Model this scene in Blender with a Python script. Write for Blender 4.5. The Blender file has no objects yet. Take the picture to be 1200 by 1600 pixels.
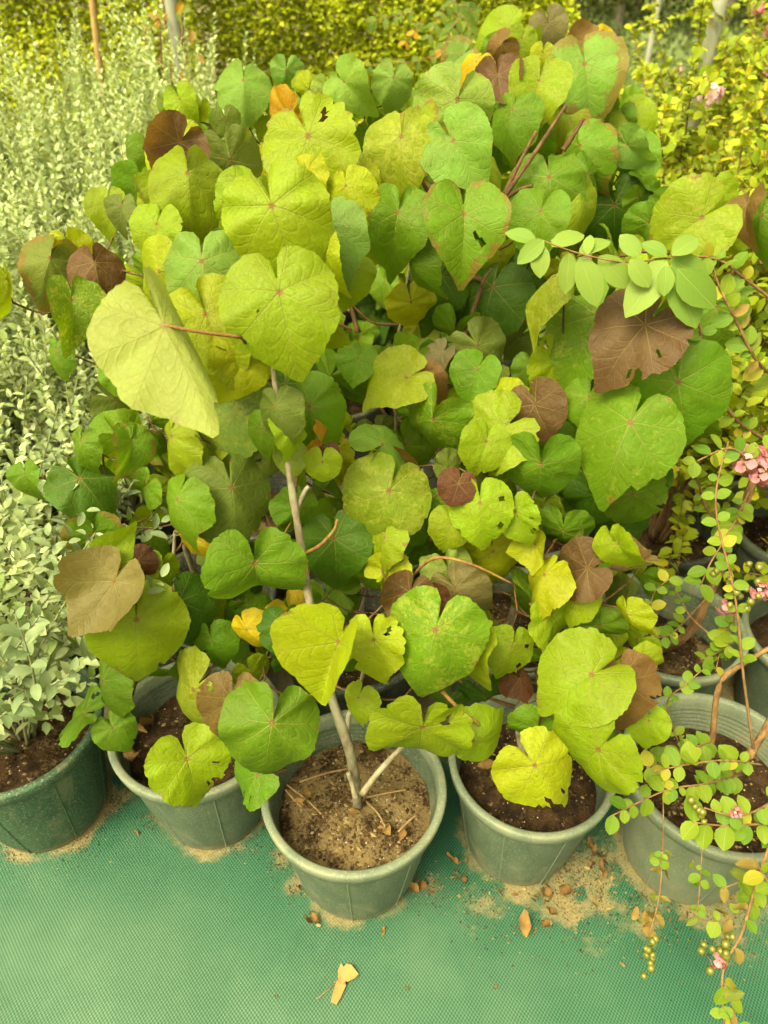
import bpy, math, random
import numpy as np
from mathutils import Vector, Matrix, noise as mnoise

random.seed(7)
RNG = random.Random(11)
scene = bpy.context.scene
COL = scene.collection

# ------------------------------------------------------------------ camera, sky, sun, exposure
CAM_H, PITCH, FPX = 1.6, math.radians(38.0), 1155.0
cam_data = bpy.data.cameras.new('camera')
cam_data.sensor_fit = 'AUTO'
cam_data.sensor_width = 36.0
cam_data.lens = 36.0 * FPX / 1600.0
cam_data.clip_start = 0.02
cam_data.clip_end = 400.0
cam = bpy.data.objects.new('camera', cam_data)
COL.objects.link(cam)
cam.location = (0, 0, CAM_H)
cam.rotation_euler = (math.pi / 2 - PITCH, 0, 0)
scene.camera = cam
cam_data.dof.use_dof = True
cam_data.dof.focus_distance = 1.2
cam_data.dof.aperture_fstop = 4.0

SUN_ELEV, SUN_AZ = math.radians(58), math.radians(222)     # azimuth measured clockwise from +Y
world = bpy.data.worlds.new('World')
scene.world = world
world.use_nodes = True
wn, wl = world.node_tree.nodes, world.node_tree.links
wn.clear()
w_out = wn.new('ShaderNodeOutputWorld')
w_bg = wn.new('ShaderNodeBackground')
w_sky = wn.new('ShaderNodeTexSky')
w_sky.sky_type = 'NISHITA'
w_sky.sun_disc = False
w_sky.sun_elevation = SUN_ELEV
w_sky.sun_rotation = SUN_AZ
w_sky.dust_density = 6.0
w_sky.air_density = 1.0
w_sky.ozone_density = 0.4
w_hsv = wn.new('ShaderNodeHueSaturation')
w_hsv.inputs['Saturation'].default_value = 0.25          # a hazy, almost colourless overcast
w_tint = wn.new('ShaderNodeMix')
w_tint.data_type = 'RGBA'
w_tint.blend_type = 'MULTIPLY'
w_tint.inputs[0].default_value = 1.0
w_tint.inputs[7].default_value = (1.0, 0.925, 0.57, 1)
wl.new(w_sky.outputs[0], w_hsv.inputs['Color'])
wl.new(w_hsv.outputs[0], w_tint.inputs[6])
wl.new(w_tint.outputs[2], w_bg.inputs[0])
w_bg.inputs[1].default_value = 0.15
wl.new(w_bg.outputs[0], w_out.inputs[0])

sun_data = bpy.data.lights.new('sun', 'SUN')
sun_data.energy = 1.5
sun_data.angle = math.radians(28)
sun_data.color = (1.0, 0.925, 0.60)
sun = bpy.data.objects.new('sun', sun_data)
COL.objects.link(sun)
sdir = Vector((math.sin(SUN_AZ) * math.cos(SUN_ELEV), math.cos(SUN_AZ) * math.cos(SUN_ELEV), math.sin(SUN_ELEV)))
sun.rotation_euler = sdir.to_track_quat('Z', 'Y').to_euler()
sun.location = (0, 0, 6)

vs = scene.view_settings
vs.view_transform = 'Standard'
vs.look = 'None'
vs.exposure = 2.12
vs.gamma = 1.0
scene.cycles.use_denoising = True
scene.cycles.max_bounces = 6
scene.cycles.diffuse_bounces = 3
scene.cycles.adaptive_threshold = 0.02
scene.cycles.transmission_bounces = 4
scene.cycles.caustics_reflective = False
scene.cycles.caustics_refractive = False

# ------------------------------------------------------------------ geometry helpers
GZ = -0.024          # ground level; z = 0.29 is the pots' rim
CAMP = Vector((0, 0, CAM_H))
FWD = Vector((0, math.cos(PITCH), -math.sin(PITCH)))
UPV = Vector((0, math.sin(PITCH), math.cos(PITCH)))
RGT = Vector((1, 0, 0))

def ray(u, v):
    return FWD + RGT * ((u - 600) / FPX) + UPV * ((800 - v) / FPX)

def at(u, v, D):
    """The place seen at pixel (u, v) that lies D metres into the scene."""
    return CAMP + ray(u, v) * D

def at_z(u, v, z):
    r = ray(u, v)
    return CAMP + r * ((z - CAM_H) / r.z)

def link(name, mesh, parent=None, mat=None):
    o = bpy.data.objects.new(name, mesh)
    COL.objects.link(o)
    if mat is not None and mesh is not None and not mesh.materials:
        mesh.materials.append(mat)
    if parent is not None:
        o.parent = parent
    return o

def tag(o, label=None, cat=None, group=None, kind=None):
    if label: o['label'] = label
    if cat: o['category'] = cat
    if group: o['group'] = group
    if kind: o['kind'] = kind
    return o

def empty(name, loc, label, cat, group=None):
    o = bpy.data.objects.new(name, None)
    COL.objects.link(o)
    o.location = loc
    o.empty_display_size = 0.05
    o.matrix_world = Matrix.Translation(Vector(loc))
    return tag(o, label, cat, group)

def mesh_from(name, verts, faces, smooth=True):
    me = bpy.data.meshes.new(name)
    me.from_pydata([tuple(v) for v in verts], [], faces)
    if smooth:
        me.polygons.foreach_set('use_smooth', [True] * len(me.polygons))
    me.update()
    return me

def tube_geo(pts, radii, sides=7, V=None, F=None, cap=True):
    """A tapering tube along a polyline."""
    V = [] if V is None else V
    F = [] if F is None else F
    pts = [Vector(p) for p in pts]
    n = len(pts)
    start = len(V)
    ref = Vector((0.31, 0.17, 0.93))
    for i, p in enumerate(pts):
        t = (pts[min(i + 1, n - 1)] - pts[max(i - 1, 0)])
        if t.length < 1e-9: t = Vector((0, 0, 1))
        t.normalize()
        a = t.cross(ref)
        if a.length < 1e-3: a = t.cross(Vector((1, 0, 0)))
        a.normalize()
        b = t.cross(a)
        r = radii[i] if isinstance(radii, (list, tuple)) else radii
        for k in range(sides):
            ang = 2 * math.pi * k / sides
            V.append(p + a * (math.cos(ang) * r) + b * (math.sin(ang) * r))
    for i in range(n - 1):
        for k in range(sides):
            k2 = (k + 1) % sides
            F.append((start + i * sides + k, start + i * sides + k2, start + (i + 1) * sides + k2, start + (i + 1) * sides + k))
    if cap:
        F.append(tuple(start + k for k in range(sides))[::-1])
        F.append(tuple(start + (n - 1) * sides + k for k in range(sides)))
    return V, F

def smooth_path(pts, per=5):
    """Catmull-Rom through the points."""
    P = [Vector(p) for p in pts]
    if len(P) < 3:
        return [P[0].lerp(P[-1], i / per) for i in range(per + 1)]
    out = []
    for i in range(len(P) - 1):
        p0, p1, p2, p3 = P[max(i - 1, 0)], P[i], P[i + 1], P[min(i + 2, len(P) - 1)]
        for k in range(per):
            t = k / per
            out.append(0.5 * ((2 * p1) + (p2 - p0) * t + (2 * p0 - 5 * p1 + 4 * p2 - p3) * t * t + (3 * p1 - p0 - 3 * p2 + p3) * t ** 3))
    out.append(P[-1])
    return out

def tube(name, pts, r0, r1, parent, mat, sides=7, knob=0.0):
    n = len(pts)
    rad = []
    for i in range(n):
        r = r0 + (r1 - r0) * i / max(n - 1, 1)
        if knob: r *= 1 + knob * mnoise.noise(Vector((i * 0.9, r0 * 300, pts[0][0] * 7)))
        rad.append(r)
    org = parent_loc(parent)
    V, F = tube_geo([Vector(p) - org for p in pts], rad, sides)
    return link(name, mesh_from(name, V, F), parent, mat)

def parent_loc(p):
    v = Vector((0, 0, 0))
    while p is not None:
        v = v + Vector(p.location)
        p = p.parent
    return v

def frame_matrix(base, tipdir, normal, size):
    """Leaf axes: -y runs to the tip, +z is the upper face."""
    y = -Vector(tipdir).normalized()
    z = Vector(normal)
    z = (z - y * z.dot(y))
    if z.length < 1e-4:
        z = y.orthogonal()
    z.normalize()
    x = y.cross(z)
    m = Matrix((x, y, z)).transposed().to_4x4()
    return Matrix.Translation(Vector(base)) @ m @ Matrix.Diagonal((size, size, size, 1))

def put(name, mesh, parent, M, color=None):
    o = bpy.data.objects.new(name, mesh)
    COL.objects.link(o)
    o.parent = parent
    o.matrix_basis = Matrix.Translation(-parent_loc(parent)) @ M
    if color is not None:
        o.color = color
    return o

# ------------------------------------------------------------------ materials
ALB = 0.60          # measured albedos sit below the first guesses; one factor for every surface
class NT:
    def __init__(self, name):
        self.m = bpy.data.materials.new(name)
        self.m.use_nodes = True
        self.t = self.m.node_tree
        self.t.nodes.clear()
        self.out = self.t.nodes.new('ShaderNodeOutputMaterial')
    def n(self, typ, props=None, **ins):
        nd = self.t.nodes.new(typ)
        for k, v in (props or {}).items(): setattr(nd, k, v)
        for k, v in ins.items():
            key = int(k[1:]) if k[0] == 'i' and k[1:].isdigit() else k.replace('_', ' ')
            self.set(nd.inputs[key], v)
        return nd
    def set(self, sock, v):
        if isinstance(v, bpy.types.NodeSocket): self.t.links.new(v, sock)
        elif isinstance(v, bpy.types.Node): self.t.links.new(v.outputs[0], sock)
        else:
            if isinstance(v, tuple) and len(v) == 3 and sock.type == 'RGBA': v = (*v, 1)
            sock.default_value = v
    def math(self, op, a, b=0.0, c=None, clamp=False):
        nd = self.t.nodes.new('ShaderNodeMath'); nd.operation = op; nd.use_clamp = clamp
        self.set(nd.inputs[0], a); self.set(nd.inputs[1], b)
        if c is not None: self.set(nd.inputs[2], c)
        return nd.outputs[0]
    def mix(self, f, a, b, mode='MIX'):
        nd = self.t.nodes.new('ShaderNodeMix'); nd.data_type = 'RGBA'; nd.blend_type = mode
        self.set(nd.inputs[0], f); self.set(nd.inputs[6], a); self.set(nd.inputs[7], b)
        return nd.outputs[2]
    def step(self, x, lo, hi):
        nd = self.t.nodes.new('ShaderNodeMapRange'); nd.interpolation_type = 'SMOOTHSTEP'
        self.set(nd.inputs[0], x); self.set(nd.inputs[1], lo); self.set(nd.inputs[2], hi)
        return nd.outputs[0]
    def noise(self, scale, detail=4, rough=0.55, vec=None, dist=0.0):
        nd = self.t.nodes.new('ShaderNodeTexNoise')
        nd.inputs['Scale'].default_value = scale; nd.inputs['Detail'].default_value = detail
        nd.inputs['Roughness'].default_value = rough; nd.inputs['Distortion'].default_value = dist
        if vec is not None: self.set(nd.inputs['Vector'], vec)
        return nd.outputs[0]
    def obj(self):
        return self.n('ShaderNodeTexCoord').outputs['Object']
    def geo(self):
        return self.n('ShaderNodeNewGeometry')
    def bump(self, h, strength=0.3, dist=0.005):
        return self.n('ShaderNodeBump', Height=h, Strength=strength, Distance=dist).outputs[0]
    def bsdf(self, color, rough=0.6, normal=None, spec=0.4, **kw):
        nd = self.n('ShaderNodeBsdfPrincipled')
        self.set(nd.inputs['Base Color'], self.mix(1.0, color, (ALB, ALB, ALB), 'MULTIPLY')); self.set(nd.inputs['Roughness'], rough)
        self.set(nd.inputs['Specular IOR Level'], spec)
        if normal is not None: self.set(nd.inputs['Normal'], normal)
        return nd.outputs[0]
    def done(self, shader):
        self.t.links.new(shader, self.out.inputs[0]); return self.m
    def leafy(self, color, tcolor, rough, normal, spec=0.35, trans=0.3):
        a = self.bsdf(color, rough, normal, spec)
        tr = self.n('ShaderNodeBsdfTranslucent')
        self.set(tr.inputs[0], self.mix(1.0, tcolor, (ALB, ALB, ALB), 'MULTIPLY'))
        if normal is not None: self.set(tr.inputs[1], normal)
        mx = self.n('ShaderNodeMixShader')
        mx.inputs[0].default_value = trans
        self.t.links.new(a, mx.inputs[1]); self.t.links.new(tr.outputs[0], mx.inputs[2])
        return self.done(mx.outputs[0])

def mat_big_leaf():
    n = NT('heart_leaf_surface')
    uv = n.n('ShaderNodeUVMap').outputs[0]
    sep = n.n('ShaderNodeSeparateXYZ', i0=uv)
    x, y = sep.outputs[0], sep.outputs[1]
    info = n.n('ShaderNodeObjectInfo')
    rnd = info.outputs['Random']
    off = n.n('ShaderNodeCombineXYZ', i0=n.math('MULTIPLY', rnd, 37.0), i1=n.math('MULTIPLY', rnd, 91.0), i2=n.math('MULTIPLY', rnd, 13.0))
    vec = n.n('ShaderNodeVectorMath', {'operation': 'ADD'}, i0=uv, i1=off).outputs[0]
    r = n.math('SQRT', n.math('ADD', n.math('MULTIPLY', x, x), n.math('MULTIPLY', y, y)))
    th = n.math('ARCTAN2', x, n.math('MULTIPLY', y, -1.0))
    wob = n.math('MULTIPLY', n.math('SUBTRACT', n.noise(5.0, 2, vec=vec), 0.5), 0.22)
    th = n.math('ADD', th, n.math('MULTIPLY', wob, r))
    sw = n.math('ABSOLUTE', n.math('SINE', n.math('MULTIPLY', th, n.math('ADD', 3.1, n.math('MULTIPLY', rnd, 1.0)))))
    d = n.math('DIVIDE', n.math('MULTIPLY', r, sw), 3.5)
    wid = n.math('SUBTRACT', 0.010, n.math('MULTIPLY', r, 0.012), clamp=True)
    wid = n.math('MAXIMUM', wid, 0.0025)
    vein = n.math('SUBTRACT', 1.0, n.step(n.math('DIVIDE', d, wid), 0.35, 1.0))
    # side veins leaving the main ones, then a fine net
    s2 = n.math('ABSOLUTE', n.math('SINE', n.math('MULTIPLY', n.math('SUBTRACT', r, n.math('MULTIPLY', d, 1.3)), 34.0)))
    vein2 = n.math('MULTIPLY', n.math('SUBTRACT', 1.0, n.step(s2, 0.0, 0.13)), n.step(r, 0.08, 0.25))
    vor = n.n('ShaderNodeTexVoronoi', {'feature': 'DISTANCE_TO_EDGE'}, Vector=vec, Scale=26.0).outputs[0]
    net = n.math('SUBTRACT', 1.0, n.step(vor, 0.0, 0.09))
    base = info.outputs['Color']
    big = n.noise(2.6, 2, vec=vec)
    fine = n.noise(24.0, 4, 0.66, vec=vec)
    blot = n.noise(5.5, 5, 0.70, vec=vec)
    hsv = n.n('ShaderNodeHueSaturation', Color=base,
              Hue=n.math('ADD', 0.482, n.math('MULTIPLY', big, 0.036)),
              Value=n.math('ADD', 0.55, n.math('MULTIPLY', n.math('ADD', big, n.math('MULTIPLY', fine, 0.7)), 0.62)))
    c = hsv.outputs[0]
    # marbled variegation: amount is the object's alpha
    amt = info.outputs['Alpha']
    thr = n.math('SUBTRACT', 0.68, n.math('MULTIPLY', amt, 0.25))
    mar = n.step(n.math('ADD', n.math('MULTIPLY', blot, 0.6), n.math('MULTIPLY', fine, 0.4)), n.math('SUBTRACT', thr, 0.03), n.math('ADD', thr, 0.10))
    mar = n.math('MULTIPLY', mar, n.math('ADD', 0.25, n.math('MULTIPLY', amt, 0.6), clamp=True))
    c = n.mix(mar, c, (0.40, 0.44, 0.05))
    c = n.mix(n.math('MULTIPLY', vein, n.math('SUBTRACT', 0.55, n.math('MULTIPLY', r, 0.5), clamp=True)), c, (0.36, 0.33, 0.09))
    c = n.mix(n.math('MULTIPLY', vein2, 0.20), c, (0.34, 0.36, 0.08))
    c = n.mix(n.math('MULTIPLY', net, 0.12), c, (0.20, 0.26, 0.04))
    c = n.mix(n.math('MULTIPLY', n.step(blot, 0.54, 0.68), 0.30), c, n.mix(1.0, c, (0.62, 0.66, 0.7), 'MULTIPLY'))
    # scorched rim and specks
    t = n.n('ShaderNodeAttribute', {'attribute_name': 'rim'}).outputs['Fac']
    age = n.math('POWER', n.math('FRACT', n.math('MULTIPLY', rnd, 7.31)), 22.0)
    rlo = n.math('SUBTRACT', 1.10, n.math('MULTIPLY', age, 0.42))
    rim = n.math('MULTIPLY', n.step(n.math('ADD', t, n.math('MULTIPLY', n.math('SUBTRACT', blot, 0.5), 1.3)), rlo, n.math('ADD', rlo, 0.09)), 0.75)
    c = n.mix(rim, c, (0.26, 0.15, 0.035))
    speck = n.step(n.noise(30.0, 2, vec=vec), 0.72, 0.80)
    c = n.mix(n.math('MULTIPLY', speck, 0.5), c, (0.16, 0.10, 0.03))
    spot = n.math('SUBTRACT', 1.0, n.step(r, 0.012, 0.045))
    c = n.mix(n.math('MULTIPLY', spot, 0.7), c, (0.22, 0.05, 0.03))
    back = n.geo().outputs['Backfacing']
    under = n.mix(0.45, c, (0.30, 0.33, 0.10))
    cc = n.mix(back, c, under)
    h = n.math('ADD', n.math('MULTIPLY', vein, -0.7), n.math('MULTIPLY', n.math('SUBTRACT', 1.0, n.step(s2, 0.0, 0.55)), -0.32))
    h = n.math('ADD', h, n.math('MULTIPLY', net, -0.16))
    h = n.math('ADD', h, n.math('MULTIPLY', fine, 0.45))
    h = n.math('ADD', h, n.math('MULTIPLY', n.noise(9.0, 2, vec=vec), 1.6))
    nor = n.bump(h, 0.42, 0.0035)
    rough = n.math('ADD', 0.40, n.math('MULTIPLY', fine, 0.22))
    tc = n.mix(1.0, cc, (1.25, 1.2, 0.45), 'MULTIPLY')
    return n.leafy(cc, tc, rough, nor, 0.20, 0.46)

def mat_small_leaf(name, c1, c2, c3=None, f3=0.12, rough=0.5, trans=0.3, per_object=False, under=None):
    n = NT(name)
    if per_object:
        info = n.n('ShaderNodeObjectInfo'); rnd = info.outputs['Random']
    else:
        rnd = n.geo().outputs['Random Per Island']
    c = n.mix(rnd, c1, c2)
    if c3 is not None:
        r2 = n.math('FRACT', n.math('MULTIPLY', rnd, 17.37))
        c = n.mix(n.math('LESS_THAN', r2, f3), c, c3)
    nz = n.noise(60.0, 3, vec=n.obj())
    c = n.mix(n.math('MULTIPLY', nz, 0.4), c, n.mix(1.0, c, (0.55, 0.6, 0.5), 'MULTIPLY'))
    if under is not None:
        c = n.mix(n.geo().outputs['Backfacing'], c, under)
    hgt = nz
    if per_object:
        sp = n.n('ShaderNodeSeparateXYZ', i0=n.n('ShaderNodeUVMap').outputs[0])
        au = n.math('ABSOLUTE', sp.outputs[0])
        rib = n.math('SUBTRACT', 1.0, n.step(au, 0.008, 0.035))
        side = n.math('SUBTRACT', 1.0, n.step(n.math('ABSOLUTE', n.math('SINE', n.math('MULTIPLY', n.math('SUBTRACT', sp.outputs[1], n.math('MULTIPLY', au, 0.8)), 19.0))), 0.0, 0.22))
        vn = n.math('MAXIMUM', rib, n.math('MULTIPLY', side, 0.4))
        c = n.mix(n.math('MULTIPLY', vn, 0.3), c, n.mix(0.5, c, (0.5, 0.5, 0.2)))
        edge = n.math('MULTIPLY', n.step(au, 0.36, 0.5), n.step(n.noise(40.0, 3, vec=n.obj()), 0.5, 0.62))
        c = n.mix(n.math('MULTIPLY', edge, 0.4), c, (0.30, 0.20, 0.05))
        hgt = n.math('SUBTRACT', nz, n.math('MULTIPLY', vn, 0.8))
    nor = n.bump(hgt, 0.3, 0.002)
    return n.leafy(c, n.mix(1.0, c, (1.2, 1.15, 0.5), 'MULTIPLY'), rough, nor, 0.15, trans)

def mat_plain(name, c1, c2, scale=30.0, rough=0.7, bump=0.3, dist=0.002, spec=0.3, c3=None):
    n = NT(name)
    v = n.obj()
    a = n.noise(scale, 5, 0.6, vec=v)
    c = n.mix(n.step(a, 0.32, 0.68), c1, c2)
    if c3 is not None:
        c = n.mix(n.step(n.noise(scale * 2.7, 3, vec=v), 0.58, 0.7), c, c3)
    return n.done(n.bsdf(c, rough, n.bump(n.noise(scale * 3, 4, vec=v), bump, dist), spec))

def mat_bark(name, c1, c2, lich=None):
    n = NT(name)
    v = n.obj()
    mp = n.n('ShaderNodeMapping', Vector=v, Scale=(1, 1, 0.35))
    a = n.noise(90.0, 5, 0.65, vec=mp.outputs[0])
    b = n.noise(14.0, 3, vec=v)
    c = n.mix(n.step(a, 0.35, 0.65), c1, c2)
    if lich is not None:
        c = n.mix(n.math('MULTIPLY', n.step(b, 0.45, 0.62), 0.7), c, lich)
    return n.done(n.bsdf(c, 0.85, n.bump(a, 0.6, 0.003), 0.2))

def mat_pot(name, c, dust, speck=0.0):
    n = NT(name)
    v = n.obj()
    a = n.noise(9.0, 5, 0.6, vec=v)
    mp = n.n('ShaderNodeMapping', Vector=v, Scale=(1, 1, 0.18))
    streak = n.noise(30.0, 4, 0.6, vec=mp.outputs[0])
    fine = n.noise(260.0, 3, 0.75, vec=v)
    col = n.mix(n.math('MULTIPLY', n.step(n.math('ADD', n.math('MULTIPLY', a, 0.6), n.math('MULTIPLY', streak, 0.4)), 0.36, 0.66), 0.75), c, dust)
    col = n.mix(n.math('MULTIPLY', n.step(fine, 0.53, 0.63), 0.42 + speck), col, (0.36, 0.38, 0.26))
    smear = n.noise(4.0, 6, 0.7, vec=v, dist=1.2)
    col = n.mix(n.math('MULTIPLY', n.step(smear, 0.50, 0.62), 0.5), col, (0.24, 0.23, 0.14))
    z = n.n('ShaderNodeSeparateXYZ', i0=v).outputs[2]
    mud = n.math('SUBTRACT', 1.0, n.step(n.math('ADD', z, n.math('MULTIPLY', n.math('SUBTRACT', a, 0.5), 0.09)), 0.0, 0.035))
    col = n.mix(n.math('MULTIPLY', mud, 0.6), col, (0.30, 0.24, 0.12))
    scr = n.noise(160.0, 2, vec=n.n('ShaderNodeMapping', Vector=v, Scale=(1, 1, 0.05)).outputs[0])
    col = n.mix(n.math('MULTIPLY', n.step(scr, 0.68, 0.74), 0.18), col, (0.5, 0.5, 0.4))
    return n.done(n.bsdf(col, n.math('ADD', 0.46, n.math('MULTIPLY', a, 0.3)), n.bump(fine, 0.12, 0.001), 0.35))

def mat_soil(name, lo, hi, amount):
    n = NT(name)
    v = n.n('ShaderNodeTexCoord').outputs['Object']
    a = n.noise(26.0, 6, 0.68, vec=v)
    b = n.noise(11.0, 4, 0.6, vec=v)
    f = n.noise(170.0, 4, 0.7, vec=v)
    c = n.mix(n.step(a, 0.38, 0.64), (0.022, 0.013, 0.007), (0.085, 0.048, 0.022))
    c = n.mix(n.math('MULTIPLY', n.step(n.math('ADD', n.math('MULTIPLY', b, 0.6), n.math('MULTIPLY', f, 0.4)), lo, hi), amount), c, (0.26, 0.185, 0.085))
    p = n.n('ShaderNodeTexVoronoi', Vector=v, Scale=130.0)
    pw = n.math('MULTIPLY', n.math('SUBTRACT', 1.0, n.step(p.outputs[0], 0.16, 0.24)), n.math('GREATER_THAN', n.n('ShaderNodeSeparateColor', i0=p.outputs[1]).outputs[0], 0.86))
    c = n.mix(pw, c, (0.62, 0.56, 0.42))
    h = n.math('ADD', n.math('MULTIPLY', a, 0.6), n.math('MULTIPLY', f, 0.6))
    return n.done(n.bsdf(c, 0.95, n.bump(h, 0.9, 0.012), 0.1))

def mat_weave():
    n = NT('woven_green_ground_cloth')
    v = n.obj()
    sep = n.n('ShaderNodeSeparateXYZ', i0=n.n('ShaderNodeVectorMath', {'operation': 'ADD'}, i0=v,
              i1=n.n('ShaderNodeVectorMath', {'operation': 'SCALE'}, i0=n.n('ShaderNodeTexNoise', Vector=v, Scale=6.0).outputs[1], Scale=0.006).outputs[0]).outputs[0])
    X, Y = sep.outputs[0], sep.outputs[1]
    k = math.pi / 0.0035
    ca, sa = math.cos(math.radians(3)), math.sin(math.radians(3))
    A = n.math('ADD', n.math('MULTIPLY', X, ca * k), n.math('MULTIPLY', Y, sa * k))
    B = n.math('ADD', n.math('MULTIPLY', X, -sa * k * 0.8), n.math('MULTIPLY', Y, ca * k * 0.8))
    sx, sy = n.math('SINE', A), n.math('SINE', B)
    chk = n.math('MULTIPLY', sx, sy)                      # + over-thread, - under-thread
    over = n.step(chk, -0.25, 0.25)
    a = n.noise(2.2, 5, 0.6, vec=v)
    b = n.noise(7.5, 6, 0.65, vec=v)
    f = n.noise(260.0, 3, 0.7, vec=v)
    dark = n.mix(b, (0.002, 0.038, 0.020), (0.004, 0.058, 0.031))
    lite = n.mix(b, (0.020, 0.130, 0.068), (0.038, 0.160, 0.086))
    c = n.mix(over, dark, lite)
    dust = n.math('MULTIPLY', n.step(n.math('ADD', n.math('MULTIPLY', a, 0.65), n.math('MULTIPLY', b, 0.35)), 0.44, 0.66), 0.30)
    dattr = n.n('ShaderNodeAttribute', {'attribute_name': 'dust'}).outputs['Fac']
    dust = n.math('ADD', n.math('MULTIPLY', dust, 0.55), n.math('MULTIPLY', dattr, n.math('ADD', 0.25, n.math('MULTIPLY', b, 0.5))), clamp=True)
    c = n.mix(n.math('MULTIPLY', dust, n.math('ADD', 0.45, n.math('MULTIPLY', over, 0.4))), c, (0.25, 0.335, 0.205))
    sat = n.n('ShaderNodeAttribute', {'attribute_name': 'sand'}).outputs['Fac']  # spilled sand, and the sandy cover painted for shade behind
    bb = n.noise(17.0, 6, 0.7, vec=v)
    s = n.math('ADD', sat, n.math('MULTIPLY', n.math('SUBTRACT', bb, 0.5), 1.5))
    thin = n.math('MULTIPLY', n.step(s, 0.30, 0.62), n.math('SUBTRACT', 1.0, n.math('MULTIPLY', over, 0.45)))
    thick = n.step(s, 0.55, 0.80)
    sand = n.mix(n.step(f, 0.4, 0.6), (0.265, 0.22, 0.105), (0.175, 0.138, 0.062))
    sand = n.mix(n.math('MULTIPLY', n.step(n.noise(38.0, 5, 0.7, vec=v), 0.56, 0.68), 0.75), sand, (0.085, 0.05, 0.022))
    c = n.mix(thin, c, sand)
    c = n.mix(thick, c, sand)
    c = n.mix(n.math('MULTIPLY', n.step(n.noise(3.1, 5, 0.65, vec=v, dist=0.8), 0.54, 0.66), 0.35), c, n.mix(1.0, c, (0.55, 0.62, 0.6), 'MULTIPLY'))
    h = n.math('ADD', n.math('MULTIPLY', over, n.math('SUBTRACT', 1.0, thick)), n.math('MULTIPLY', thick, n.math('ADD', 0.8, f)))
    return n.done(n.bsdf(c, n.math('ADD', 0.5, n.math('MULTIPLY', dust, 0.3)), n.bump(h, 0.55, 0.0012), 0.3))

M = {}
M['heart'] = mat_big_leaf()
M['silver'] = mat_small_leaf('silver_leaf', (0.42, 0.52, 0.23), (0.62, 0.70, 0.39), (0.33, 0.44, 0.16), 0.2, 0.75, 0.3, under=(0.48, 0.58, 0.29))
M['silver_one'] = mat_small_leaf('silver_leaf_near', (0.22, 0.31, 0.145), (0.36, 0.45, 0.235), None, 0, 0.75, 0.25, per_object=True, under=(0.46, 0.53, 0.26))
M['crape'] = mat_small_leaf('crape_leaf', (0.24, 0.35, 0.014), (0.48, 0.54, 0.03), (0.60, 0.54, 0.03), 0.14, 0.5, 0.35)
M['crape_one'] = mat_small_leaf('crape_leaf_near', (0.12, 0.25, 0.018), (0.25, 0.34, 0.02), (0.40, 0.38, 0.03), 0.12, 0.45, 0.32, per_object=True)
M['withered'] = mat_small_leaf('withered_leaf', (0.24, 0.19, 0.04), (0.36, 0.22, 0.06), (0.18, 0.22, 0.03), 0.35, 0.7, 0.25, per_object=True)
M['hedge'] = mat_small_leaf('hedge_leaf', (0.46, 0.57, 0.02), (0.70, 0.78, 0.03), (0.78, 0.78, 0.06), 0.16, 0.5, 0.45)
M['pinnate'] = mat_small_leaf('pinnate_leaflet', (0.09, 0.17, 0.015), (0.15, 0.22, 0.02), None, 0, 0.5, 0.3, per_object=True)
M['gold'] = mat_small_leaf('yellowed_leaflet', (0.5, 0.30, 0.01), (0.55, 0.22, 0.01), None, 0, 0.5, 0.3, per_object=True)
M['tree'] = mat_small_leaf('far_tree_leaf', (0.05, 0.075, 0.012), (0.11, 0.13, 0.02), (0.2, 0.2, 0.03), 0.1, 0.5, 0.3)
M['field'] = mat_small_leaf('field_plant_leaf', (0.13, 0.19, 0.05), (0.23, 0.29, 0.10), None, 0, 0.5, 0.3)
M['petal'] = mat_small_leaf('pink_petal', (0.72, 0.22, 0.30), (0.85, 0.42, 0.50), None, 0, 0.6, 0.35)
M['petal_pale'] = mat_small_leaf('pale_pink_petal', (0.80, 0.46, 0.58), (0.88, 0.66, 0.72), None, 0, 0.6, 0.35)
M['berry'] = mat_plain('green_berry', (0.10, 0.125, 0.008), (0.18, 0.16, 0.012), 60, 0.4, 0.1, spec=0.5)
M['bark'] = mat_bark('grey_bark', (0.19, 0.155, 0.095), (0.34, 0.29, 0.19), (0.37, 0.36, 0.25))
M['twig'] = mat_bark('dark_twig', (0.075, 0.040, 0.018), (0.15, 0.085, 0.035))
M['petiole'] = mat_bark('reddish_petiole', (0.20, 0.085, 0.03), (0.30, 0.19, 0.05))
M['crape_bark'] = mat_bark('crape_bark', (0.16, 0.085, 0.035), (0.30, 0.18, 0.075))
M['silver_stem'] = mat_bark('silver_stem', (0.20, 0.22, 0.10), (0.30, 0.32, 0.17))
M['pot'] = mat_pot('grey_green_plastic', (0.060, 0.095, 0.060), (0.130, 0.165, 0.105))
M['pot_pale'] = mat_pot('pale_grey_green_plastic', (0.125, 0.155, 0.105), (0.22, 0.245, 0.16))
M['pot_rim'] = mat_pot('dusty_lit_rim_plastic', (0.125, 0.16, 0.108), (0.225, 0.25, 0.165))  # paler than the wall: dust, plus the rim's extra light put into the colour
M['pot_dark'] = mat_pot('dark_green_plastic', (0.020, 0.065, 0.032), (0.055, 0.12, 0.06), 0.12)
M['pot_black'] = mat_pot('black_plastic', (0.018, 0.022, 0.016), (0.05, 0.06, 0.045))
M['soil'] = mat_soil('dark_potting_soil', 0.53, 0.62, 0.7)
M['soil_sandy'] = mat_soil('sandy_potting_soil', 0.42, 0.53, 0.9)
M['weave'] = mat_weave()
M['dirt'] = mat_plain('sandy_dirt', (0.20, 0.16, 0.075), (0.13, 0.11, 0.05), 3.0, 0.95, 0.5, 0.02, c3=(0.10, 0.12, 0.03))
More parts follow.
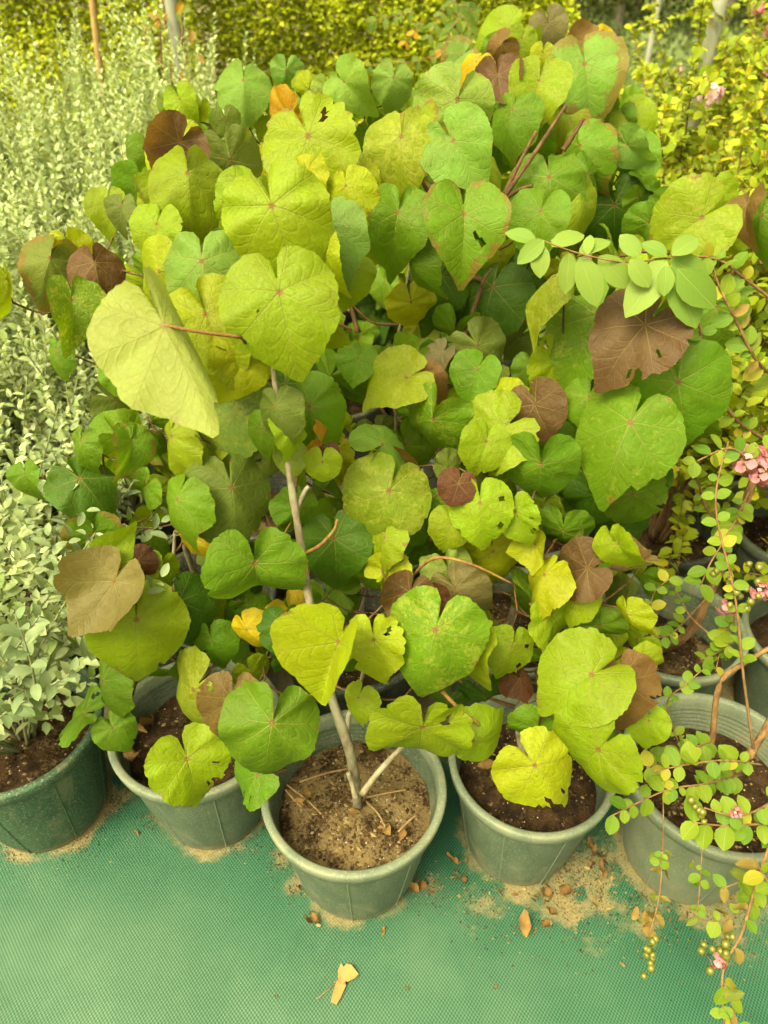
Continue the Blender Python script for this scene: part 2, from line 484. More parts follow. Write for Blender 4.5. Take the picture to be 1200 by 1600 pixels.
M['crumb'] = mat_small_leaf('soil_crumb', (0.03, 0.018, 0.009), (0.16, 0.095, 0.04), (0.32, 0.23, 0.11), 0.22, 0.95, 0.0)
M['perlite'] = mat_plain('perlite_grain', (0.62, 0.55, 0.40), (0.75, 0.68, 0.52), 100, 0.9)
M['straw'] = mat_plain('dry_straw', (0.34, 0.23, 0.10), (0.22, 0.13, 0.05), 60, 0.9)
M['dead'] = mat_small_leaf('dead_leaf_skin', (0.20, 0.105, 0.035), (0.34, 0.20, 0.07), None, 0, 0.85, 0.15, per_object=True)
M['dead_pale'] = mat_small_leaf('pale_dead_leaf', (0.44, 0.25, 0.085), (0.48, 0.28, 0.10), None, 0, 0.85, 0.15, per_object=True)
M['steel'] = mat_plain('galvanised_pipe', (0.30, 0.31, 0.25), (0.42, 0.42, 0.33), 12, 0.55, 0.1, spec=0.5)
M['wood'] = mat_bark('bamboo_stake', (0.34, 0.22, 0.08), (0.48, 0.33, 0.13))

# ------------------------------------------------------------------ pots: places first, the cloth needs them
POT_H, POT_R, POT_B = 0.29, 0.18, 0.122
# x, y, scale, material, darkness
POTS = [
    (-0.785, 0.955, 1.02, 'pot_dark', 'dark green plastic pot at the left edge with white speckles'),
    (-0.398, 0.960, 1.00, 'pot', 'grey green plastic pot second from the left in the front row'),
    (-0.059, 0.810, 1.00, 'pot', 'grey green plastic pot standing foremost in the middle with sandy soil in full view'),
    (0.300, 0.872, 0.93, 'pot', 'grey green plastic pot just right of the foremost pot, leaves hanging over its rim'),
    (0.664, 0.842, 1.03, 'pot_pale', 'pale grey green pot in the front row at the right edge'),
    (0.690, 1.245, 1.00, 'pot', 'grey green pot with deep empty rim behind the right front pot'),
    (0.310, 1.270, 1.00, 'pot', 'grey green pot half hidden under heart leaves behind the right middle pot'),
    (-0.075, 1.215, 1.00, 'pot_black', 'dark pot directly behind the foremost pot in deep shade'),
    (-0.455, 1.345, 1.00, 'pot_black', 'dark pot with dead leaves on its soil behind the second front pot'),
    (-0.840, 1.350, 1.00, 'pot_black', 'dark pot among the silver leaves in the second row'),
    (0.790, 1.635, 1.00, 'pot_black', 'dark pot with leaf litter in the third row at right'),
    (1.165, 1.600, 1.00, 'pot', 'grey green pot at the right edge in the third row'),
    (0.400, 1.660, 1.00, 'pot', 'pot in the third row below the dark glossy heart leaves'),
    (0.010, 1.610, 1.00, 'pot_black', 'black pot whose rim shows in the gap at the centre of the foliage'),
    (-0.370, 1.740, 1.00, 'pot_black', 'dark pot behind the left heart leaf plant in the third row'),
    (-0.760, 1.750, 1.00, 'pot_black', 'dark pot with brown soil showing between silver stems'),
    (0.690, 2.030, 1.00, 'pot', 'pale pot rim peeping out under the big dark heart leaf at right'),
    (0.290, 2.050, 1.00, 'pot_black', 'black pot under the tallest heart leaf plant'),
]

def grid_mesh(name, xs, ys, zf):
    V = [(x, y, zf(x, y)) for y in ys for x in xs]
    nx = len(xs)
    F = [(j * nx + i, j * nx + i + 1, (j + 1) * nx + i + 1, (j + 1) * nx + i) for j in range(len(ys) - 1) for i in range(nx - 1)]
    return mesh_from(name, V, F)

# ground: dirt to the horizon, woven cloth over it
g = grid_mesh('ground', [-200, -40, -12, -6, -3, 0, 3, 6, 12, 40, 200], [-40, -10, -2, 0, 2, 4, 6, 10, 20, 40, 120, 300], lambda x, y: GZ - 0.006)
tag(link('ground', g, None, M['dirt']), 'sandy dirt ground under the nursery', kind='structure')

xs = [-4 + 0.35 * i for i in range(8)] + [-1.25 + 0.0135 * i for i in range(186)] + [1.35 + 0.35 * i for i in range(8)]
ys = [-0.9 + 0.2 * i for i in range(6)] + [0.24 + 0.0135 * i for i in range(90)] + [1.6 + 0.25 * i for i in range(13)]
def cloth_z(x, y):
    return 0.003 * mnoise.noise(Vector((x * 2.3, y * 2.3, 0.3))) + 0.0016 * mnoise.noise(Vector((x * 7.0 + y * 3, y * 2.0, 4.3))) + GZ if 0.2 < y < 1.5 else GZ
cm = grid_mesh('ground_cloth', xs, ys, cloth_z)
spots = [(900, 1395, 0.125, 0.72), (870, 1350, 0.09, 0.65), (930, 1340, 0.09, 0.55), (1010, 1430, 0.08, 0.5), (1120, 1435, 0.10, 0.5), (760, 1420, 0.08, 0.4),
         (1180, 1400, 0.11, 0.5), (680, 1390, 0.05, 0.45), (465, 1385, 0.035, 0.55), (440, 1340, 0.04, 0.5), (120, 1320, 0.05, 0.5), (185, 1250, 0.04, 0.6), (20, 1330, 0.05, 0.45), (240, 1275, 0.03, 0.5), (380, 1310, 0.05, 0.45)]
spots = [(at_z(u, v, GZ), r, w) for u, v, r, w in spots]
clear = [(at_z(u, v, GZ), r) for u, v, r in ((919, 1448, 0.017), (908, 1398, 0.014), (833, 1438, 0.009), (962, 1396, 0.009))]
dusts = [(at_z(u, v, GZ), r, w) for u, v, r, w in ((120, 1600, 0.28, 0.55), (500, 1640, 0.25, 0.40), (0, 1450, 0.16, 0.25), (250, 1470, 0.15, 0.18), (900, 1560, 0.2, 0.25), (700, 1530, 0.15, 0.2))]
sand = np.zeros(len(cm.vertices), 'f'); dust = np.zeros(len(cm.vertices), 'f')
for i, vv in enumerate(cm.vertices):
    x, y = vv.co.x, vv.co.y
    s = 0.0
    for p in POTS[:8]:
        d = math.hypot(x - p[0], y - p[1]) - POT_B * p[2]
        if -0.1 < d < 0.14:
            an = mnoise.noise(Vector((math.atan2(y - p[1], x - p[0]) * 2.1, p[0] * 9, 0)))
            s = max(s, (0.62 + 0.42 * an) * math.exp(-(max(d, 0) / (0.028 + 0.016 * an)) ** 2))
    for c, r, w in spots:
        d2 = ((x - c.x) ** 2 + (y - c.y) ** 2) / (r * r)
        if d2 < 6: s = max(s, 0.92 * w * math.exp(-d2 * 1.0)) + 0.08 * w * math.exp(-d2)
    if y > 1.0: s = max(s, 0.30 + 0.5 * min(1, (y - 1.0) / 0.3))  # shade between the back rows put into the colour as a sandy cover
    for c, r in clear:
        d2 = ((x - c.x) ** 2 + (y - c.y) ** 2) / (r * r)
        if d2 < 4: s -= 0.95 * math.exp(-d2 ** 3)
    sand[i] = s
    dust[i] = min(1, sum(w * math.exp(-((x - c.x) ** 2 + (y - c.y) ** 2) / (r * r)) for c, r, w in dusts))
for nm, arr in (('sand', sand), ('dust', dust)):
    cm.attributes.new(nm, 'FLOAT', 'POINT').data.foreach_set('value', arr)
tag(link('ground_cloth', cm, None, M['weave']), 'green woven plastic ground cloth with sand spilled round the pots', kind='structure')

# ------------------------------------------------------------------ pots
def lathe(profile, seg):
    V, F = [], []
    n = len(profile)
    for k in range(seg):
        a = 2 * math.pi * k / seg
        ca, sa = math.cos(a), math.sin(a)
        for r, z in profile: V.append((r * ca, r * sa, z))
    for k in range(seg):
        k2 = (k + 1) % seg
        for i in range(n - 1):
            F.append((k * n + i, k2 * n + i, k2 * n + i + 1, k * n + i + 1))
    return V, F

def pot_meshes():
    H, R, B = POT_H, POT_R, POT_B
    def rad(z): return B + (R - 0.010 - B) * (z / (H - 0.022)) ** 0.92
    outer = [(0.001, 0.004), (B - 0.008, 0.004), (B - 0.002, 0.006), (B, 0.012)] + [(rad(z), z) for z in (0.04, 0.09, 0.14, 0.19, 0.235, H - 0.024)]
    inner = [(rad(H - 0.024) - 0.005, H - 0.024)]
    z = H - 0.032
    while z > 0.175:                                   # fine stacking rings moulded inside the mouth
        inner += [(rad(z) - 0.0075, z + 0.0012), (rad(z) - 0.0048, z - 0.0030), (rad(z) - 0.0048, z - 0.0046)]
        z -= 0.0098
    inner += [(rad(0.15) - 0.006, 0.15), (0.05, 0.15)]
    V, F = lathe(outer, 64)
    V2, F2 = lathe(inner, 64)
    o = len(V)
    wall = mesh_from('pot_wall', V + V2, F + [tuple(i + o for i in f) for f in F2])
    lip = [(rad(H - 0.03), H - 0.031), (R - 0.006, H - 0.030), (R - 0.002, H - 0.027), (R, H - 0.016), (R + 0.002, H - 0.005), (R, H - 0.0008), (R - 0.003, H), (R - 0.011, H), (R - 0.0145, H - 0.003), (R - 0.0165, H - 0.026)]
    V, F = lathe(lip, 72)
    rim = mesh_from('pot_rim', V, F)
    V, F = [], []
    zs = [0.012, 0.09, 0.17, H - 0.032]
    for zz in zs:
        r = rad(zz)
        V += [(r - 0.001, -0.0021, zz), (r + 0.0016, -0.0007, zz), (r + 0.0016, 0.0007, zz), (r - 0.001, 0.0021, zz)]
    for i in range(len(zs) - 1):
        for k in range(3): F.append((i * 4 + k, i * 4 + k + 1, i * 4 + k + 5, i * 4 + k + 4))
    rib = mesh_from('pot_rib', V, F)
    return wall, rim, rib

POT_BASE = pot_meshes()
POT_VAR = {}
def pot_parts(mat):
    if mat not in POT_VAR:
        out = []
        for me in POT_BASE:
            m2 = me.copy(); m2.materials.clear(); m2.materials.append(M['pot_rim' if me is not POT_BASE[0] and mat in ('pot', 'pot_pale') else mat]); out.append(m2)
        POT_VAR[mat] = out
    return POT_VAR[mat]

def soil_mesh(seed, level, R):
    V, F = [(0, 0, level)], []
    rings, seg = 14, 48
    for i in range(1, rings + 1):
        r = R * i / rings
        for k in range(seg):
            a = 2 * math.pi * k / seg
            x, y = r * math.cos(a), r * math.sin(a)
            z = level + 0.014 * mnoise.noise(Vector((x * 13, y * 13, seed))) + 0.006 * mnoise.noise(Vector((x * 40, y * 40, seed))) - 0.012 * (r / R) ** 3
            V.append((x, y, z))
    for k in range(seg):
        F.append((0, 1 + k, 1 + (k + 1) % seg))
    for i in range(rings - 1):
        for k in range(seg):
            k2 = (k + 1) % seg
            F.append((1 + i * seg + k, 1 + (i + 1) * seg + k, 1 + (i + 1) * seg + k2, 1 + i * seg + k2))
    me = mesh_from('soil', V, F)
    me.materials.append(M['soil_sandy' if abs(seed - 6.2) < .01 else 'soil'])
    return me

def crumb_mesh(name, seed, level, R, count, size, mat, flat=0.6):
    rr = random.Random(seed)
    V, F = [], []
    for _ in range(count):
        a, r = rr.uniform(0, 6.283), R * math.sqrt(rr.random())
        x, y = r * math.cos(a), r * math.sin(a)
        z = level + 0.014 * mnoise.noise(Vector((x * 13, y * 13, seed))) + 0.006 * mnoise.noise(Vector((x * 40, y * 40, seed))) - 0.012 * (r / R) ** 3
        s = size * rr.uniform(0.5, 1.5)
        o = len(V)
        ax = rr.uniform(0, 6.28)
        el = rr.uniform(0.7, 1.9)
        for dx, dy, dz in ((1, 0, 0), (0, 1, 0), (-1, 0, 0), (0, -1, 0), (0, 0, flat), (0, 0, -flat)):
            px, py = dx * el * s * rr.uniform(0.7, 1.2), dy * s * rr.uniform(0.7, 1.2)
            V.append((x + px * math.cos(ax) - py * math.sin(ax), y + px * math.sin(ax) + py * math.cos(ax), z + s * 0.2 + dz * s))
        for k in range(4):
            F += [(o + k, o + (k + 1) % 4, o + 4), (o + (k + 1) % 4, o + k, o + 5)]
    me = mesh_from(name, V, F, smooth=False)
    me.materials.append(M[mat])
    return me

SOIL_Z = 0.225
pots = []
def make_pot(i):
    x, y, sc, mat, label = POTS[i]
    e = empty('plant_pot', (x, y, GZ), label, 'plant pot', 'plastic pots set out in rows')
    e.scale = (sc, sc, max(sc, 0.985) * (POT_H - GZ) / POT_H)
    e.rotation_euler = (0, 0, i * 0.37)
    wall, rim, rib = pot_parts(mat)
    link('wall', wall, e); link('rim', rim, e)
    for k in range(8):
        rb = link('rib', rib, e)
        rb.rotation_euler = (0, 0, 2 * math.pi * k / 8)
    level = SOIL_Z if i != 5 else 0.19
    rs = POT_R - 0.020 - (POT_H - level) * 0.10
    s = link('soil', soil_mesh(i * 3.1, level, rs), e)
    if i < 7 or i in (8, 10, 11, 15):
        tag(link('crumb', crumb_mesh('soil_crumbs', i * 3.1, level, rs * 0.95, 700 if i == 2 else 260, 0.0032, 'crumb'), s), kind='stuff')
        tag(link('perlite_grain', crumb_mesh('perlite', i * 3.1, level, rs * 0.95, 70 if i == 2 else 30, 0.0022, 'perlite', 1.0), s), kind='stuff')
    pots.append(e)
for i in range(len(POTS)): make_pot(i)

# ------------------------------------------------------------------ heart-shaped leaves
CTRL = [(0, .80), (4, .745), (10, .675), (22, .60), (42, .55), (70, .515), (98, .505), (122, .475), (146, .44), (163, .40), (173, .30), (180, .07)]
def leaf_outline(th, tip):
    a = abs(math.degrees(th))
    for (a0, r0), (a1, r1) in zip(CTRL, CTRL[1:]):
        if a <= a1:
            t = (a - a0) / (a1 - a0)
            t = t * t * (3 - 2 * t) if a1 > 50 else t
            r = r0 + (r1 - r0) * t
            if a < 42: r = 0.545 + (r - 0.545) * tip
            return r
    return .05

def heart_mesh(seed, fold=0.1, dome=0.25, tipdroop=0.3, wave=0.03, tip=1.0, bites=1, hole=0, curl=0.0, torn=False):
    rr = random.Random(seed)
    nA = 84
    ring = [0.10, 0.24, 0.40, 0.57, 0.74, 0.88, 1.0]
    bl = [(rr.uniform(-2.6, 2.6), rr.uniform(0.025, 0.06), rr.uniform(0.03, 0.11)) for _ in range(bites)]
    if torn: bl += [(rr.uniform(-0.5, 0.5), 0.30, 0.42), (rr.uniform(1.0, 1.6), 0.16, 0.3)]
    ph, ph2, ph3 = rr.uniform(0, 6.28), rr.uniform(0, 6.28), rr.uniform(0, 6.28)
    asym = rr.uniform(-0.05, 0.05)
    lob = [rr.uniform(-0.014, 0.014) for _ in range(4)]
    sh = [rr.uniform(-0.01, 0.075), rr.uniform(-0.01, 0.075), rr.uniform(0.75, 1.25), rr.uniform(0.75, 1.25)]
    V, T = [(0, 0, 0)], [0.0]
    def zf(x, y, t, th):
        r2 = x * x + y * y
        z = fold * abs(x) - dome * r2 * 0.8
        if y < 0: z -= tipdroop * (y * y) * (0.6 + 0.8 * abs(y))
        z += wave * t * t * (math.sin(3 * th + ph) + 0.6 * math.sin(5 * th + ph2) + 0.35 * math.sin(9 * th + ph3))
        z += 0.007 * t * abs(math.sin(3.5 * th)) + 0.020 * mnoise.noise(Vector((x * 4.5 + seed * 1.7, y * 4.5, 5)))
        z += 0.012 * mnoise.noise(Vector((x * 10 + seed, y * 10, 0)))
        if curl: z += curl * max(0, abs(x) - 0.2) ** 2 * 2.2
        return z
    for t in ring:
        for k in range(nA):
            th = -math.pi + 2 * math.pi * (k + 0.5) / nA
            r = leaf_outline(th, tip)
            r *= 1 + asym * math.sin(th) + lob[0] * math.cos(3 * th) + lob[1] * math.sin(2 * th) + lob[2] * math.sin(4 * th)
            r *= 1 + 0.006 * math.sin(th * 26 + ph) + 0.011 * math.sin(th * 39 + ph2) * (0.4 + 0.6 * math.sin(th * 1.7 + ph3) ** 2)
            r *= 1 + (sh[0] if th > 0 else sh[1]) * math.exp(-((abs(th) - (sh[2] if th > 0 else sh[3])) / 0.20) ** 2)
            r *= 1 + 0.035 * mnoise.noise(Vector((math.cos(th) * 2.6, math.sin(th) * 2.6, seed * 3.3))) + 0.022 * mnoise.noise(Vector((math.cos(th) * 8, math.sin(th) * 8, seed * 5.1)))
            for c, w, dpt in bl:
                q = (th - c) / w
                if abs(q) < 3: r *= 1 - dpt * max(0, 1 - abs(q) ** 3 * 0.3) * (0.8 + 0.4 * rr.random() if t == 1.0 and torn else 1)
            rt = r * t
            x, y = rt * math.sin(th), -rt * math.cos(th)
            V.append((x, y, zf(x, y, t, th)))
            T.append(t)
    F = [(0, 1 + k, 1 + (k + 1) % nA) for k in range(nA)]
    kill = set()
    for _ in range(hole):
        i0, k0 = rr.randint(2, len(ring) - 3), rr.randint(8, nA - 9)
        for di in range(rr.randint(1, 2)):
            k1 = k0 + rr.randint(-1, 1)
            for dk in range(rr.randint(1, 3)): kill.add((i0 + di, k1 + dk))
    for i in range(len(ring) - 1):
        for k in range(nA):
            if (i, k) in kill: continue
            k2 = (k + 1) % nA
            F.append((1 + i * nA + k, 1 + (i + 1) * nA + k, 1 + (i + 1) * nA + k2, 1 + i * nA + k2))
    me = mesh_from('heart_leaf', V, F)
    uvl = me.uv_layers.new(name='UVMap')
    idx = np.zeros(len(me.loops), 'i'); me.loops.foreach_get('vertex_index', idx)
    P = np.array([(v[0], v[1]) for v in V], 'f')
    uvl.data.foreach_set('uv', P[idx].ravel())
    me.attributes.new('rim', 'FLOAT', 'POINT').data.foreach_set('value', np.array(T, 'f'))
    me.materials.append(M['heart'])
    return me

LM = {
    'n': [heart_mesh(100 + i, fold=(-0.30, 0.14, 0.34, -0.12, 0.24, -0.40, 0.45)[i % 7], dome=(0.40, 0.70, 0.25, 0.55)[i % 4], tipdroop=(0.30, 0.6, 0.15, 0.45, 0.8)[i % 5], wave=(0.04, 0.06, 0.03)[i % 3], tip=(1.0, 0.8, 1.1, 0.65)[i % 4], bites=(0, 2, 1, 3, 5)[i % 5], hole=1 if i % 5 == 0 else 0) for i in range(28)],
    'r': [heart_mesh(200 + i, fold=(0.1, -0.12)[i % 2], dome=0.3, tipdroop=0.2, wave=0.025, tip=0.22, bites=i % 2) for i in range(5)],
    'f': [heart_mesh(300 + i, fold=0.8 + 0.2 * i, dome=0.2, tipdroop=0.3, wave=0.03, tip=1.0, bites=2) for i in range(4)],
    'd': [heart_mesh(400 + i, fold=(-0.36, -0.5, -0.2, 0.5, -0.3, -0.6)[i % 6], dome=0.45 + 0.07 * (i % 4), tipdroop=0.5 + 0.1 * (i % 4), wave=0.05 + 0.012 * (i % 3), tip=0.9 + 0.1 * (i % 3), bites=i % 4) for i in range(10)],
    'c': [heart_mesh(500 + i, fold=0.2, dome=-0.3, tipdroop=-0.2, wave=0.06, tip=1.0, bites=2, curl=1.2) for i in range(4)],
    't': [heart_mesh(600 + i, fold=0.1, dome=0.25, tipdroop=0.2, wave=0.07, tip=0.8, bites=7, hole=2, torn=True) for i in range(5)],
    'h': [heart_mesh(700 + i, fold=(0.2, -0.2)[i % 2], dome=0.35, tipdroop=0.3, wave=0.045, tip=0.9, bites=7, hole=2) for i in range(6)],
}
LC = {   # colour and marbling
    'g': (0.125, 0.245, 0.007, .22), 'd': (0.060, 0.145, 0.006, .12), 'y': (0.240, 0.335, 0.005, .20), 'l': (0.330, 0.380, 0.005, .20),
    'Y': (0.52, 0.38, 0.005, .2), 'b': (0.135, 0.070, 0.030, 0.0), 'B': (0.190, 0.108, 0.030, .15), 'o': (0.150, 0.200, 0.028, .12),
    'p': (0.180, 0.315, 0.040, .28), 'v': (0.145, 0.270, 0.007, .58), 'V': (0.230, 0.300, 0.010, .68), 'w': (0.190, 0.310, 0.040, .66),
    'R': (0.105, 0.034, 0.020, 0.0), 't': (0.190, 0.155, 0.065, .15), 'O': (0.42, 0.22, 0.012, .3), 'k': (0.30, 0.38, 0.05, .1),
}

